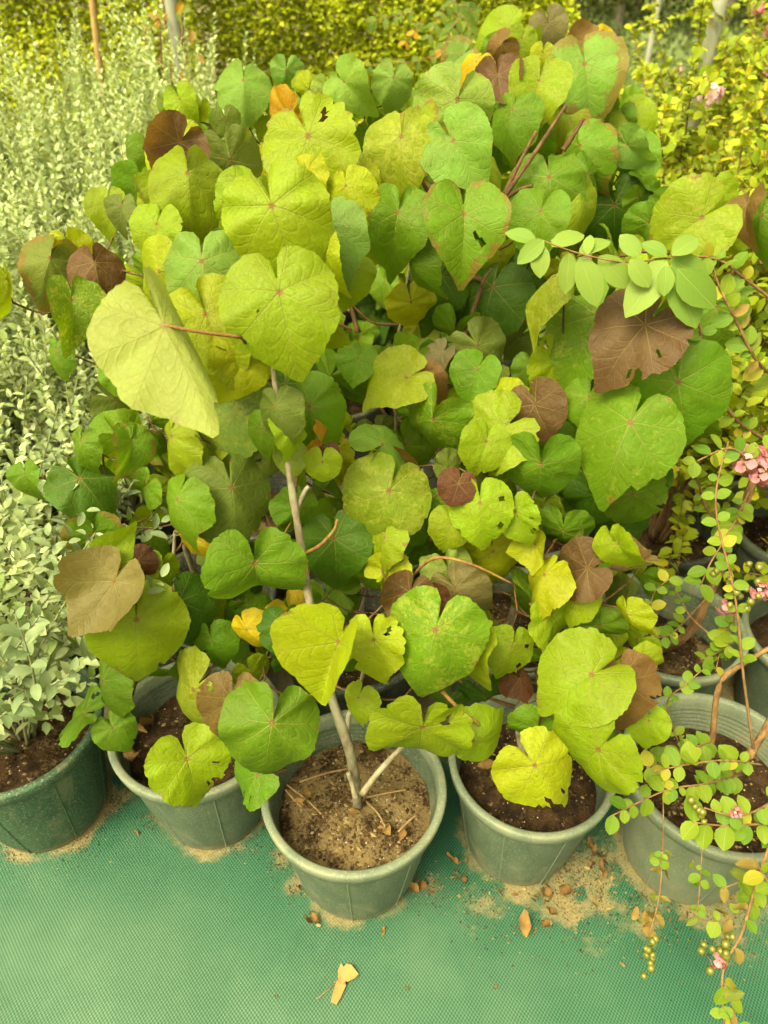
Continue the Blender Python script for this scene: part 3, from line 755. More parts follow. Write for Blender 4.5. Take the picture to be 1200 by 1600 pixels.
# (base u, v, tip u, v, width px, depth, colour, roll deg, kind)  one row for each leaf that can be picked out
LEAVES = [
 (293,270,300,372,122,1.08,'y',0,'n'), (281,222,240,278,95,1.14,'b',-15,'n'), (262,205,205,262,105,1.18,'l',25,'n'), (360,250,378,318,118,1.19,'o',0,'n'),
 (380,125,378,197,84,1.42,'p',0,'n'), (281,155,297,197,58,1.40,'y',20,'n'), (262,158,280,192,52,1.44,'o',30,'d'), (312,170,300,200,45,1.42,'y',-30,'n'),
 (190,322,178,362,52,1.24,'o',20,'n'), (168,318,158,372,66,1.27,'y',20,'n'), (222,305,240,352,80,1.16,'y',45,'d'), (352,186,356,212,48,1.35,'o',0,'r'),
 (78,403,42,492,92,1.16,'o',10,'n'), (147,410,164,482,80,1.13,'b',0,'n'), (108,388,118,440,75,1.19,'l',0,'n'), (112,468,132,568,88,1.10,'v',-28,'n'),
 (12,436,30,530,80,1.14,'y',-50,'d'), (248,424,200,470,118,1.06,'l',20,'n'), (315,408,325,540,128,1.02,'p',12,'d'),
 (437,457,470,620,182,0.93,'y',0,'n'), (322,492,392,628,138,1.01,'l',-12,'n'), (372,622,304,745,140,1.10,'w',12,'d'), (186,575,206,652,66,1.22,'g',20,'n'),
 (85,548,82,652,52,1.30,'g',40,'n'), (124,748,186,808,102,1.24,'d',0,'n'), (268,682,250,800,92,1.12,'y',52,'d'), (276,780,250,886,95,1.09,'g',48,'d'),
 (126,690,120,742,60,1.22,'g',50,'d'), (40,740,48,808,50,1.26,'g',45,'d'), (362,762,380,876,142,1.12,'o',0,'n'),
 (447,110,440,141,54,1.50,'p',0,'n'), (482,213,535,332,142,1.18,'y',0,'h'), (452,182,412,196,84,1.24,'O',-35,'d'), (500,170,530,185,60,1.26,'b',30,'n'),
 (627,213,622,348,112,1.22,'V',0,'n'), (668,222,676,256,66,1.25,'Y',20,'n'), (715,155,690,240,124,1.30,'w',0,'n'), (708,220,768,314,106,1.22,'p',22,'n'),
 (725,335,728,450,124,1.20,'g',0,'n'), (615,122,612,168,64,1.42,'p',0,'n'), (538,128,586,186,68,1.42,'p',20,'n'), (514,138,520,168,56,1.44,'w',0,'n'),
 (548,130,524,158,62,1.48,'l',0,'n'), (482,140,472,168,58,1.46,'l',20,'n'), (778,118,790,192,66,1.44,'b',0,'n'), (744,96,718,138,58,1.46,'Y',15,'n'),
 (790,48,738,60,78,1.58,'y',0,'n'), (722,86,686,112,58,1.50,'p',0,'n'), (784,68,754,86,52,1.53,'B',0,'n'), (560,282,575,348,72,1.26,'l',30,'n'),
 (622,332,600,458,104,1.24,'g',12,'d'), (425,322,470,456,178,0.99,'y',0,'n'), (512,352,530,500,104,1.08,'p',18,'n'), (498,390,512,490,80,1.05,'l',45,'d'),
 (857,36,874,76,60,1.62,'t',0,'r'), (922,66,888,94,58,1.60,'B',10,'n'), (932,68,950,112,62,1.63,'Y',0,'r'), (913,101,935,208,112,1.48,'p',0,'n'),
 (842,126,822,234,88,1.42,'V',0,'n'), (816,60,808,96,50,1.58,'y',0,'r'), (848,82,846,108,38,1.52,'l',0,'r'), (878,172,854,234,64,1.50,'y',20,'n'),
 (858,277,872,376,118,1.36,'g',0,'n'), (988,182,1030,222,72,1.55,'y',0,'r'), (984,240,1004,336,82,1.46,'g',20,'h'), (980,226,1036,302,60,1.43,'p',48,'d'),
 (952,226,958,266,42,1.50,'B',20,'n'), (906,228,930,330,86,1.42,'g',30,'n'), (1097,340,1020,392,132,1.34,'V',0,'n'), (1168,320,1136,402,66,1.36,'B',45,'d'),
 (1190,336,1180,410,100,1.40,'g',30,'n'), (960,320,975,392,112,1.50,'d',0,'n'),
 (934,492,872,606,160,1.22,'v',0,'h'), (866,432,736,522,92,1.16,'V',50,'d'), (1008,508,925,600,150,1.12,'b',0,'h'), (1060,597,1090,712,160,1.16,'g',0,'n'),
 (985,660,922,787,172,1.14,'v',0,'n'), (836,632,866,712,92,1.24,'b',18,'r'), (845,726,852,806,122,1.18,'g',0,'n'), (783,670,708,722,132,1.22,'V',0,'n'),
 (676,655,650,728,118,1.24,'v',0,'n'), (483,635,540,712,124,1.18,'g',0,'n'), (598,694,642,654,100,1.22,'p',0,'n'), (635,590,556,618,100,1.28,'V',0,'n'),
 (660,592,708,632,62,1.32,'B',0,'n'), (648,590,652,622,45,1.34,'R',0,'r'), (690,552,660,592,56,1.36,'t',30,'n'), (747,540,796,590,98,1.36,'o',0,'n'),
 (746,578,716,638,74,1.32,'g',0,'n'), (792,624,735,632,80,1.28,'l',0,'n'), (770,448,742,538,120,1.44,'d',20,'n'), (690,432,672,520,90,1.44,'d',0,'n'),
 (640,398,642,472,70,1.28,'g',50,'d'), (712,470,735,545,110,1.48,'d',0,'n'), (820,430,800,500,100,1.46,'d',0,'n'),
 (608,767,570,876,140,1.18,'V',0,'n'), (716,756,700,810,56,1.16,'R',0,'r'), (618,716,656,740,62,1.26,'B',30,'n'), (504,722,503,766,60,1.12,'y',0,'r'),
 (514,704,524,728,32,1.13,'R',0,'r'), (452,708,450,756,54,1.12,'k',20,'n'), (424,706,418,752,58,1.15,'o',-20,'n'), (500,692,512,706,70,1.16,'O',0,'n'),
 (750,786,755,880,94,1.16,'y',0,'h'), (706,818,688,872,68,1.20,'y',0,'n'), (806,800,822,866,72,1.18,'y',20,'h'), (770,862,782,932,100,1.26,'l',0,'n'),
 (660,800,676,838,60,1.23,'g',0,'n'), (640,925,608,1008,76,1.14,'b',0,'n'), (700,890,722,948,84,1.22,'k',0,'n'), (712,918,768,992,86,1.18,'t',25,'d'),
 (672,936,716,956,48,1.14,'R',0,'c'), (608,890,588,942,76,1.22,'l',0,'t'), (522,842,535,946,102,1.22,'d',0,'n'), (626,846,640,890,96,1.26,'g',0,'n'),
 (398,880,404,990,168,1.10,'g',0,'n'), (385,984,440,1066,66,1.18,'Y',35,'d'), (455,958,478,1010,80,1.26,'Y',0,'n'), (300,842,330,878,58,1.28,'Y',35,'d'),
 (447,978,450,1062,74,1.17,'d',0,'n'), (530,1004,484,1112,130,1.06,'l',30,'f'), (584,1000,592,1096,96,1.09,'l',25,'h'), (680,985,642,1120,150,1.06,'v',0,'n'),
 (738,1000,714,1084,92,1.14,'y',30,'n'), (660,1136,655,1246,172,1.10,'y',0,'h'), (740,1158,810,1122,82,1.16,'y',25,'n'), (758,1090,770,1132,78,1.30,'d',0,'n'),
 (700,1096,690,1130,60,1.32,'d',0,'n'), (425,1130,405,1258,150,1.14,'g',0,'n'),
 (178,908,108,1022,118,1.13,'t',0,'n'), (213,968,216,1098,150,1.15,'y',0,'n'), (152,956,92,1050,100,1.20,'l',25,'n'), (212,878,232,922,62,1.20,'R',0,'n'),
 (279,940,318,1040,98,1.24,'d',0,'n'), (301,1078,240,1152,134,1.20,'V',0,'n'), (362,1092,348,1194,100,1.17,'B',0,'h'), (392,1050,404,1082,66,1.30,'y',0,'r'),
 (186,1078,190,1108,54,1.28,'g',0,'r'), (160,1064,152,1148,84,1.24,'g',45,'d'), (130,1116,66,1136,96,1.28,'g',20,'h'), (176,1138,204,1184,66,1.26,'g',10,'n'),
 (292,1186,318,1282,126,1.22,'y',0,'h'), (402,1212,346,1238,96,1.22,'g',0,'h'), (147,832,140,884,96,1.26,'g',0,'n'), (172,860,238,815,58,1.14,'y',40,'n'),
 (918,888,856,906,100,1.18,'b',0,'n'), (966,850,1012,946,78,1.12,'y',48,'d'), (925,1054,822,1116,148,1.12,'y',0,'n'), (970,1064,982,1164,110,1.16,'B',0,'h'),
 (862,958,905,1012,104,1.20,'y',0,'h'), (862,932,840,985,80,1.26,'g',0,'n'), (938,976,950,1030,84,1.24,'g',0,'n'), (980,960,1000,1028,62,1.16,'l',48,'d'),
 (935,1172,886,1262,154,1.10,'y',0,'n'), (836,1196,908,1290,118,1.14,'l',0,'h'), (840,1138,830,1190,92,1.22,'g',0,'n'), (1014,1126,1010,1178,66,1.20,'y',10,'n'),
 (850,898,792,988,86,1.18,'l',48,'d'), (836,850,840,900,60,1.22,'l',30,'c'), (1005,1030,1066,1054,48,1.16,'y',40,'n'), (880,830,890,884,92,1.30,'g',0,'n'),
 (988,772,1000,832,104,1.28,'g',0,'h'), (930,776,926,836,92,1.32,'d',0,'n'), (812,1060,826,1098,52,1.26,'R',30,'c'), (1000,880,940,905,60,1.24,'B',40,'c'),
 (430,634,436,700,80,1.02,'o',30,'d'), (455,664,470,715,62,1.04,'y',-35,'d'), (410,670,398,722,70,1.06,'g',20,'n'), (300,560,318,640,80,1.05,'g',30,'d'), (232,560,244,640,80,1.12,'y',35,'d'),
 (205,690,214,760,70,1.16,'g',-30,'d'), (335,690,322,752,70,1.16,'y',30,'n'), (560,560,545,612,62,1.30,'g',20,'n'), (245,350,232,420,85,1.09,'y',30,'n'), (395,300,372,372,90,1.08,'y',-30,'d'), (540,290,552,368,80,1.12,'l',30,'d'),
 (560,420,552,500,76,1.14,'y',-35,'d'), (480,270,462,330,80,1.14,'l',30,'n'), (470,500,520,560,90,1.02,'y',35,'d'), (380,560,352,640,100,1.03,'l',-20,'n'), (655,190,640,262,70,1.28,'y',30,'d'), (760,250,786,330,80,1.30,'y',-30,'d'),
 (800,170,780,262,80,1.40,'g',30,'d'), (845,330,820,410,95,1.30,'g',20,'n'), (905,300,918,382,80,1.38,'y',-30,'d'), (1010,430,1000,500,90,1.28,'y',20,'n'), (1120,480,1128,560,86,1.28,'g',20,'n'), (870,560,842,622,90,1.26,'y',-20,'h'),
 (920,620,905,682,80,1.22,'g',20,'n'), (760,690,742,762,76,1.20,'y',-25,'n'), (600,840,585,902,74,1.20,'y',20,'h'), (470,790,455,852,70,1.16,'g',-25,'d'), (330,800,318,870,80,1.17,'y',25,'d'), (700,1010,690,1062,70,1.16,'y',20,'n'),
 (800,1010,785,1076,80,1.20,'y',-20,'h'), (900,930,880,985,70,1.20,'y',20,'n'), (250,890,236,950,70,1.22,'y',-30,'d'), (330,1000,342,1060,70,1.26,'g',20,'n'), (120,900,96,962,70,1.20,'y',20,'d'), (560,1090,540,1140,60,1.14,'y',30,'n'),
 (700,730,740,750,66,1.26,'o',0,'n'), (745,740,790,752,66,1.24,'o',20,'d'), (690,790,664,826,60,1.24,'g',0,'n'), (565,985,548,1010,50,1.30,'B',0,'n'),
]

# ------------------------------------------------------------------ heart-leaf plants
PLANTS = [   # name key, pot index, trunk as (u, v, depth) or lean target (x, y, z)
    dict(pot=1, top=(-0.36, 0.98, 0.92), label='short heart leaf shrub with brown and marbled leaves in the second front pot'),
    dict(pot=2, path=[(562, 1262, None), (548, 1180, 1.30), (518, 1090, 1.235), (492, 990, 1.185), (473, 870, 1.14), (456, 765, 1.095), (437, 650, 1.06), (424, 560, 1.05), (405, 430, 1.07), (380, 330, 1.12)],
         label='tall leaning heart leaf shrub with bare pale trunk in the foremost pot'),
    dict(pot=3, top=(0.27, 0.93, 0.80), label='low heart leaf shrub with lime leaves hanging over the right middle pot'),
    dict(pot=6, top=(0.38, 1.20, 1.12), label='heart leaf shrub with a large glossy brown leaf right of centre'),
    dict(pot=7, top=(0.02, 1.20, 1.10), label='heart leaf shrub with round marbled leaves in the middle of the clump'),
    dict(pot=8, top=(-0.42, 1.25, 1.12), label='heart leaf shrub with bronze tipped shoots at the left of the clump'),
    dict(pot=12, top=(0.42, 1.66, 1.34), label='heart leaf shrub behind right carrying the dark gappy branches'),
    dict(pot=13, top=(0.06, 1.50, 1.30), label='heart leaf shrub behind centre with yellow mottled leaves on top'),
    dict(pot=14, top=(-0.33, 1.58, 1.32), label='heart leaf shrub behind left with small pale top leaves'),
    dict(pot=17, top=(0.36, 1.90, 1.42), label='tallest heart leaf shrub with gold and bronze leaves at the top'),
    dict(pot=16, top=(0.70, 1.75, 1.15), label='heart leaf shrub at the right back beside the crape myrtles'),
]
BACK = [(-0.17, 2.38, 0.95, 'low heart leaf shrub deep behind the centre gap'), (0.12, 2.52, 1.00, 'heart leaf shrub behind the tallest one in deep shade'), (-0.42, 2.20, 1.0, 'heart leaf shrub behind the small pale top leaves'),
        (0.55, 2.50, 1.0, 'heart leaf shrub behind the bronze topped shrub at right'), (-0.20, 2.95, 1.02, 'rearmost heart leaf shrub in front of the middle hedge'), (0.30, 3.00, 1.02, 'rearmost heart leaf shrub right of the middle'), (0.02, 2.78, 0.98, 'shaded heart leaf shrub filling the gap behind the centre'), (0.04, 3.40, 1.0, 'heart leaf shrub farthest back below the hedge')]
for x, y, z, lab in BACK:
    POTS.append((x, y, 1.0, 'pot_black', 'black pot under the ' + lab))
    make_pot(len(POTS) - 1)
    PLANTS.append(dict(pot=len(POTS) - 1, top=(x, y, z), label=lab, fill=26))
for p in PLANTS:
    px, py = POTS[p['pot']][:2]
    base = Vector((px, py, SOIL_Z * POTS[p['pot']][2] - 0.01))
    p['root'] = empty('heart_leaf_shrub', base, p['label'], 'shrub', 'heart leaf shrubs in pots')
    if 'path' in p:
        pts = [base + Vector((0.006, -0.005, 0))] + [at(*q) for q in p['path'][1:]]
        path = smooth_path(pts, 7)
        tube('trunk', path, 0.0102, 0.0014, p['root'], M['bark'], 10, 0.25)
    else:
        top = Vector(p['top']); top.z *= 0.86
        pts = [base]
        for k in range(1, 6):
            t = k / 5
            q = base.lerp(top, t) + Vector((RNG.uniform(-.03, .03), RNG.uniform(-.03, .03), 0)) * math.sin(t * 3.1)
            pts.append(q)
        path = smooth_path(pts, 6)
        tube('trunk', path, 0.0105, 0.0025, p['root'], M['bark'], 8, 0.2)
    p['skel'] = [(q, 0.008) for i, q in enumerate(path) if i >= len(path) * 0.22]
    p['leaves'] = []
    p['axis'] = path

def nearest_plant(pt):
    best, bd = None, 1e9
    for p in PLANTS:
        d = min((q - pt).length + (0.25 * max(0, q.z - pt.z)) for q in p['axis'][::3])
        if d < bd: best, bd = p, d
    return best

def leaf_frame(bu, bv, tu, tv, W, D, roll, flip=False):
    base = at(bu, bv, D)
    s = W / FPX * D
    e1 = RGT * ((tu - bu) / FPX * D) - UPV * ((tv - bv) / FPX * D)
    real = s * 0.80
    l = e1.length
    out = math.sqrt(max(real * real - l * l, 0.0))
    axis = (e1 + FWD * out * RNG.choice((0.8, 0.9, 0.65, 1.0)))
    roll = roll + RNG.uniform(-13, 13)
    n = -FWD
    view = (CAMP - base).normalized()
    n = view * 0.8 + Vector((0, 0, 0.35))
    if flip: n = -view
    ax = axis.normalized()
    n = (n - ax * n.dot(ax)).normalized()
    n = Matrix.Rotation(math.radians(roll), 3, ax) @ n
    if l > real: s *= min(1.2, l / real) ** 0.5
    return base, axis, n, s

def jit(c, a=0.12):
    k = RNG.uniform(1 - a, 1 + a)
    return (c[0] * k * RNG.uniform(.92, 1.08), c[1] * k, c[2] * RNG.uniform(.8, 1.3), min(1, max(0, c[3] + RNG.uniform(-.12, .12))))

def add_heart(base, axis, n, s, col, kind, plant=None):
    p = plant or nearest_plant(base)
    me = RNG.choice(LM[kind])
    o = put('leaf', me, p['root'], frame_matrix(base, axis, n, s), jit(LC[col]))
    p['leaves'].append((o, base, axis.normalized(), n, s, col))
    return o

for row in LEAVES:
    bu, bv, tu, tv, W, D, col, roll, kind = row
    base, axis, n, s = leaf_frame(bu, bv, tu, tv, W, D, roll)
    if col in 'bBRt' and kind == 'n': kind = RNG.choice('ddnc')
    elif kind == 'n' and RNG.random() < 0.30: kind = 'd'
    add_heart(base, axis, n, s * (1.01 if W < 165 else 0.96), col, kind)

# the one big leaf that hangs with its pale underside to us
under_mesh = heart_mesh(911, fold=0.06, dome=0.10, tipdroop=0.10, wave=0.03, tip=1.1, bites=1)
for vv in under_mesh.vertices:                      # one half is rolled under along the midrib
    if vv.co.x < 0:
        x0 = -vv.co.x
        vv.co.x = -0.10 * math.sin(x0 * 5.0)
        vv.co.z += 0.20 * (1 - math.cos(x0 * 5.0))
base, axis, n, s = leaf_frame(256, 508, 352, 702, 222, 0.88, -13, flip=True)
n = Matrix.Rotation(math.radians(25), 3, axis.normalized()) @ n
LM['u'] = [under_mesh]
add_heart(base, axis, n, s, 'k', 'u', PLANTS[1])

# leaves deeper in the clump, seen only through the gaps
POLY = [(150, 420), (230, 230), (290, 165), (400, 130), (560, 130), (690, 120), (800, 60), (950, 70), (1020, 220), (1130, 320), (1150, 420), (1130, 690), (1000, 800), (1010, 900), (960, 1120), (880, 1200), (780, 1120), (700, 1060), (500, 1000), (480, 1030), (340, 1090), (200, 1080), (170, 960), (240, 800), (150, 740), (190, 620)]
def inside(u, v):
    c = False
    for (x0, y0), (x1, y1) in zip(POLY, POLY[1:] + POLY[:1]):
        if (y0 > v) != (y1 > v) and u < (x1 - x0) * (v - y0) / (y1 - y0) + x0: c = not c
    return c
def back_depth(v):
    pts = [(0, 1.66), (150, 1.52), (300, 1.42), (500, 1.46), (700, 1.32), (900, 1.32), (1100, 1.34), (1300, 1.32)]
    for (a, b), (c, d) in zip(pts, pts[1:]):
        if v <= c: return b + (d - b) * (v - a) / (c - a)
    return 1.3
hero_spots = [(r[0] * .5 + r[2] * .5, r[1] * .5 + r[3] * .5, r[4]) for r in LEAVES]
count = 0
tries = 0
placed = []
while count < 225 and tries < 14000:
    tries += 1
    u, v = RNG.uniform(100, 1160), RNG.uniform(60, 1210)
    if not inside(u, v): continue
    if 535 < u < 620 and 450 < v < 545: continue           # the dark gap down to the pots
    if any((u - a) ** 2 + (v - b) ** 2 < 38 ** 2 for a, b in placed): continue
    placed.append((u, v))
    D = back_depth(v) + RNG.uniform(-0.02, 0.16)
    W = RNG.uniform(70, 125) * 1.2 / D
    ang = RNG.gauss(math.pi / 2, 0.8)
    L = W * RNG.uniform(0.35, 0.72)
    base, axis, n, s = leaf_frame(u - math.cos(ang) * L / 2, v - math.sin(ang) * L / 2, u + math.cos(ang) * L / 2, v + math.sin(ang) * L / 2, W, D, RNG.uniform(-35, 35))
    if base.z < 0.40: continue
    add_heart(base, axis, n, s, RNG.choice('gggdygvyogly'), RNG.choice('nnnndhr'))
    count += 1

for p in PLANTS:
    for k in range(p.get('fill', 0)):
        q = p['axis'][RNG.randint(len(p['axis']) // 3, len(p['axis']) - 1)]
        b = q + Vector((RNG.gauss(0, .11), RNG.gauss(0, .11), RNG.uniform(-.05, .08)))
        ax = Vector((RNG.uniform(-1, 1), RNG.uniform(-1, .3), RNG.uniform(-1.2, -.1)))
        add_heart(b, ax, Vector((RNG.uniform(-.5, .5), RNG.uniform(-1, 0), RNG.uniform(.3, 1))), RNG.uniform(.09, .15), RNG.choice('gddgyv'), RNG.choice('nnnd'), p)

# petioles and branches grow out of each trunk to reach the leaves
def grow(p):
    items = []
    for o, base, ax, n, s, col in p['leaves']:
        q = min(p['axis'], key=lambda a: (a - base).length)
        to = (q - base)
        to = to.normalized() if to.length > 1e-6 else Vector((0, 0, -1))
        d = (-n * 0.75 - ax * 0.15 + to * 0.75 + Vector((0, 0.1, -0.35))).normalized()
        L = (0.45 + 0.3 * RNG.random()) * max(s, 0.05)
        items.append([(base + d * L), o, base, d, s, n])
    skel = p['skel']
    while items:
        bi, bn, bd = None, None, 1e9
        for it in items:
            for q, r in skel:
                dd = (q - it[0]).length + 0.9 * max(0, q.z - it[0].z + 0.01)
                if dd < bd: bi, bn, bd = it, (q, r), dd
        items.remove(bi)
        E, o, base, d, s, n = bi
        q, r = bn
        gap = (E - q).length
        if gap < 0.035:
            E = q
        else:
            out = E - q
            mid = q + out * 0.5 + Vector((0, 0, -0.12 * gap)) + Vector((RNG.uniform(-1, 1), RNG.uniform(-1, 1), RNG.uniform(-1, 1))) * 0.05 * gap
            path = smooth_path([q, mid, E], max(3, int(gap / 0.03)))
            r0 = min(r * 0.75, 0.0022 + 0.012 * gap)
            tube('branch', path, r0, max(0.0018, r0 * 0.5), p['root'], M['twig'], 6, 0.15)
            for k, w in enumerate(path[1:]): skel.append((w, max(0.002, r0 * 0.85)))
        pet = smooth_path([E, E.lerp(base, 0.55) + Vector((0, 0, -0.004)) + n * (-0.05 * s), base], 4)
        inv = o.matrix_basis.inverted() @ Matrix.Translation(-Vector(p['root'].location))
        r = 0.0009 + 0.0075 * s
        V, F = tube_geo([inv @ w for w in pet], [r * 1.2 / s, *[r / s] * (len(pet) - 2), r * 0.8 / s], 5)
        pm = mesh_from('petiole', V, F)
        link('petiole', pm, o, M['petiole'])
for p in PLANTS: grow(p)

# forks and stubs at the foot of the foremost trunk
h2 = PLANTS[1]
foot = Vector(h2['root'].location)
def wood_branch(p, pts, r0, r1, mat='bark', sides=8):
    return tube('branch', smooth_path(pts, 5), r0, r1, p['root'], M[mat], sides, 0.15)
wood_branch(h2, [at(566, 1240, 1.335), at(590, 1208, 1.31), at(628, 1168, 1.27), at(664, 1145, 1.20)], 0.0065, 0.003)
wood_branch(h2, [at(556, 1246, 1.335), at(549, 1222, 1.325), at(544, 1208, 1.31)], 0.0055, 0.004)
wood_branch(h2, [at(541, 1150, 1.275), at(545, 1118, 1.25), at(556, 1098, 1.22), at(572, 1030, 1.15)], 0.006, 0.003)
wood_branch(h2, [at(473, 866, 1.14), at(500, 852, 1.12), at(522, 828, 1.10), at(527, 812, 1.09)], 0.0032, 0.002, 'petiole')
wood_branch(h2, [at(462, 800, 1.115), at(475, 770, 1.10), at(482, 760, 1.10)], 0.004, 0.003)
wood_branch(h2, [at(548, 515, 1.02), at(500, 492, 0.97), at(437, 457, 0.935)], 0.0022, 0.0022, 'petiole')
wood_branch(PLANTS[4], [at(640, 905, 1.26), at(670, 876, 1.18), at(700, 872, 1.16), at(745, 885, 1.17), at(800, 912, 1.2)], 0.0028, 0.002, 'petiole')
wood_branch(PLANTS[2], [at(690, 1080, 1.14), at(725, 1115, 1.15), at(748, 1134, 1.17), at(728, 1158, 1.2)], 0.0032, 0.0026, 'petiole')

for pts in ([(760, 345), (800, 290), (845, 225), (884, 165)], [(690, 345), (682, 318), (660, 285), (652, 258)], [(684, 322), (694, 290), (700, 258)], [(640, 335), (665, 337), (690, 340)], [(775, 330), (808, 262), (838, 205)],
            [(780, 318), (808, 298), (832, 290)], [(880, 235), (900, 205), (912, 185)], [(1045, 395), (1010, 392), (970, 400)], [(700, 600), (745, 470), (755, 440), (768, 420)], [(755, 440), (725, 425), (690, 405)], [(560, 520), (548, 470), (565, 440)], [(608, 690), (606, 655), (590, 632)]):
    D0 = 1.33 if pts[0][1] < 400 else 1.42
    w = nearest_plant(at(*pts[0], D0 + .05))
    wood_branch(w, [at(u, v, D0 + 0.012 * (3 - k)) for k, (u, v) in enumerate(pts)], 0.0052, 0.003, 'twig', 6)

# ------------------------------------------------------------------ small leaves, joined or single
def small_leaf_mesh(name, w=0.55, fold=0.12, droop=0.15, mat=None, rnd=1.0, wave=0.0):
    """Unit leaf: base at the origin, tip at -y 1.0."""
    V, F = [], []
    st = [(0.0, 0.06), (0.12, 0.55), (0.3, 0.9), (0.5, 1.0), (0.7, 0.88), (0.88, 0.52), (1.0, 0.05)]
    for i, (t, k) in enumerate(st):
        hw = w * 0.5 * k
        z = -droop * t * t + wave * math.sin(t * 7)
        V += [(-hw, -t, z + fold * hw + wave * math.sin(t * 9)), (0, -t, z), (hw, -t, z + fold * hw - wave * math.sin(t * 8))]
    for i in range(len(st) - 1):
        for k in range(2): F.append((i * 3 + k, i * 3 + k + 3, i * 3 + k + 4, i * 3 + k + 1))
    me = mesh_from(name, V, F)
    uvl = me.uv_layers.new(name='UVMap')
    for lp in me.loops:
        i = lp.vertex_index
        uvl.data[lp.index].uv = ((i % 3 - 1) * 0.5 * st[i // 3][1], st[i // 3][0])
    me.materials.append(M[mat])
    return me

T8 = np.array([(0, 0, 0), (-.40, -.28, .06), (-.36, -.68, .02), (0, -1, -.14), (.36, -.68, .02), (.40, -.28, .06), (0, -.30, 0), (0, -.68, -.05)], 'f')
F8 = [(0, 1, 6), (1, 2, 7, 6), (2, 3, 7), (3, 4, 7), (7, 4, 5, 6), (6, 5, 0)]
T4 = np.array([(0, 0, 0), (-.40, -.45, .05), (0, -1, -.1), (.40, -.45, .05)], 'f')
F4 = [(0, 1, 2), (0, 2, 3)]
def joined_leaves(name, recs, mat, simple=False):
    """recs: (base, axis, normal, length, width ratio); one mesh."""
    T, FF = (T4, F4) if simple else (T8, F8)
    n = len(recs)
    B = np.array([r[0] for r in recs], 'f'); Y = -np.array([r[1] for r in recs], 'f'); N = np.array([r[2] for r in recs], 'f')
    L = np.array([r[3] for r in recs], 'f'); Wd = np.array([r[4] for r in recs], 'f')
    Y /= np.linalg.norm(Y, axis=1, keepdims=True) + 1e-9
    N = N - Y * (N * Y).sum(1, keepdims=True)
    N /= np.linalg.norm(N, axis=1, keepdims=True) + 1e-9
    X = np.cross(Y, N)
    t = T[None] * L[:, None, None]
    t[:, :, 0] *= Wd[:, None] / 0.8
    P = B[:, None] + t[:, :, :1] * X[:, None] + t[:, :, 1:2] * Y[:, None] + t[:, :, 2:] * N[:, None]
    k = len(T)
    sizes = np.array([len(f) for f in FF]); flat = np.array([i for f in FF for i in f])
    me = bpy.data.meshes.new(name)
    me.vertices.add(n * k); me.vertices.foreach_set('co', P.astype('f').ravel())
    loops = (flat[None] + (np.arange(n) * k)[:, None]).ravel()
    me.loops.add(len(loops)); me.loops.foreach_set('vertex_index', loops.astype('i'))
    tot = np.tile(sizes, n)
    start = np.concatenate([[0], np.cumsum(tot)[:-1]])
    me.polygons.add(len(tot))
    me.polygons.foreach_set('loop_start', start.astype('i')); me.polygons.foreach_set('loop_total', tot.astype('i'))
    me.update(calc_edges=True)
    me.polygons.foreach_set('use_smooth', [True] * len(tot))
    me.validate()
    me.materials.append(M[mat])
    return me

def rvec(rr, a=1.0):
    return Vector((rr.uniform(-a, a), rr.uniform(-a, a), rr.uniform(-a, a)))

# ------------------------------------------------------------------ silver-leaved bushes on the left
def silver_bush(seed, nstem, h, spread, leaf, gap, rise=0.8, lean=0.0):
    """Stems and leaf records round the origin (soil level)."""
    rr = random.Random(seed)
    stems, leaves = [], []
    for i in range(nstem):
        a = rr.uniform(0, 6.283)
        sp = spread * math.sqrt(rr.random())
        hh = h * rr.uniform(0.72, 1.0) * (1 - 0.15 * sp / spread)
        p0 = Vector((math.cos(a) * 0.03 * rr.random(), math.sin(a) * 0.03, 0))
        p1 = Vector((math.cos(a) * sp * 0.6, math.sin(a) * sp * 0.6, hh * 0.42)) + rvec(rr, .02)
        p2 = Vector((math.cos(a) * sp + lean, math.sin(a) * sp, hh)) + rvec(rr, .035)
        path = smooth_path([p0, p1, p2], 8)
        stems.append((path, 0.0042, 0.0012))
        subs = [(path, 0.30)]
        for k in range(rr.randint(2, 4)):
            j = rr.randint(5, 13)
            q = path[j]
            d = Vector((rr.uniform(-1, 1), rr.uniform(-1, 1), rr.uniform(0.9, 1.8))).normalized()
            ln = rr.uniform(0.10, 0.26) * h
            sub = smooth_path([q, q + d * ln * 0.5 + Vector((0, 0, .01)), q + d * ln * 0.75 + Vector((0, 0, ln * 0.35))], 5)
            stems.append((sub, 0.0022, 0.0009)); subs.append((sub, 0.0))
        for sub, t0 in subs:
            seg = [0]
            for A, B in zip(sub, sub[1:]): seg.append(seg[-1] + (B - A).length)
            tot = seg[-1]
            s = tot * t0
            ph = rr.uniform(0, 6.28)
            while s < tot:
                j = max(k for k in range(len(seg)) if seg[k] <= s)
                j = min(j, len(sub) - 2)
                q = sub[j].lerp(sub[j + 1], (s - seg[j]) / max(seg[j + 1] - seg[j], 1e-6))
                tan = (sub[j + 1] - sub[j]).normalized()
                ph += 2.4
                side = tan.orthogonal().normalized()
                side = Matrix.Rotation(ph, 3, tan) @ side
                f = s / tot
                ax = (side + tan * (rise + 0.8 * f) + rvec(rr, .25)).normalized()
                nn = (tan - side * 0.5 + rvec(rr, .25))
                leaves.append((q, ax, nn, leaf * rr.uniform(0.7, 1.15) * (1 - 0.35 * f ** 4), rr.uniform(0.42, 0.58)))
                s += gap * rr.uniform(0.7, 1.3)
    return stems, leaves

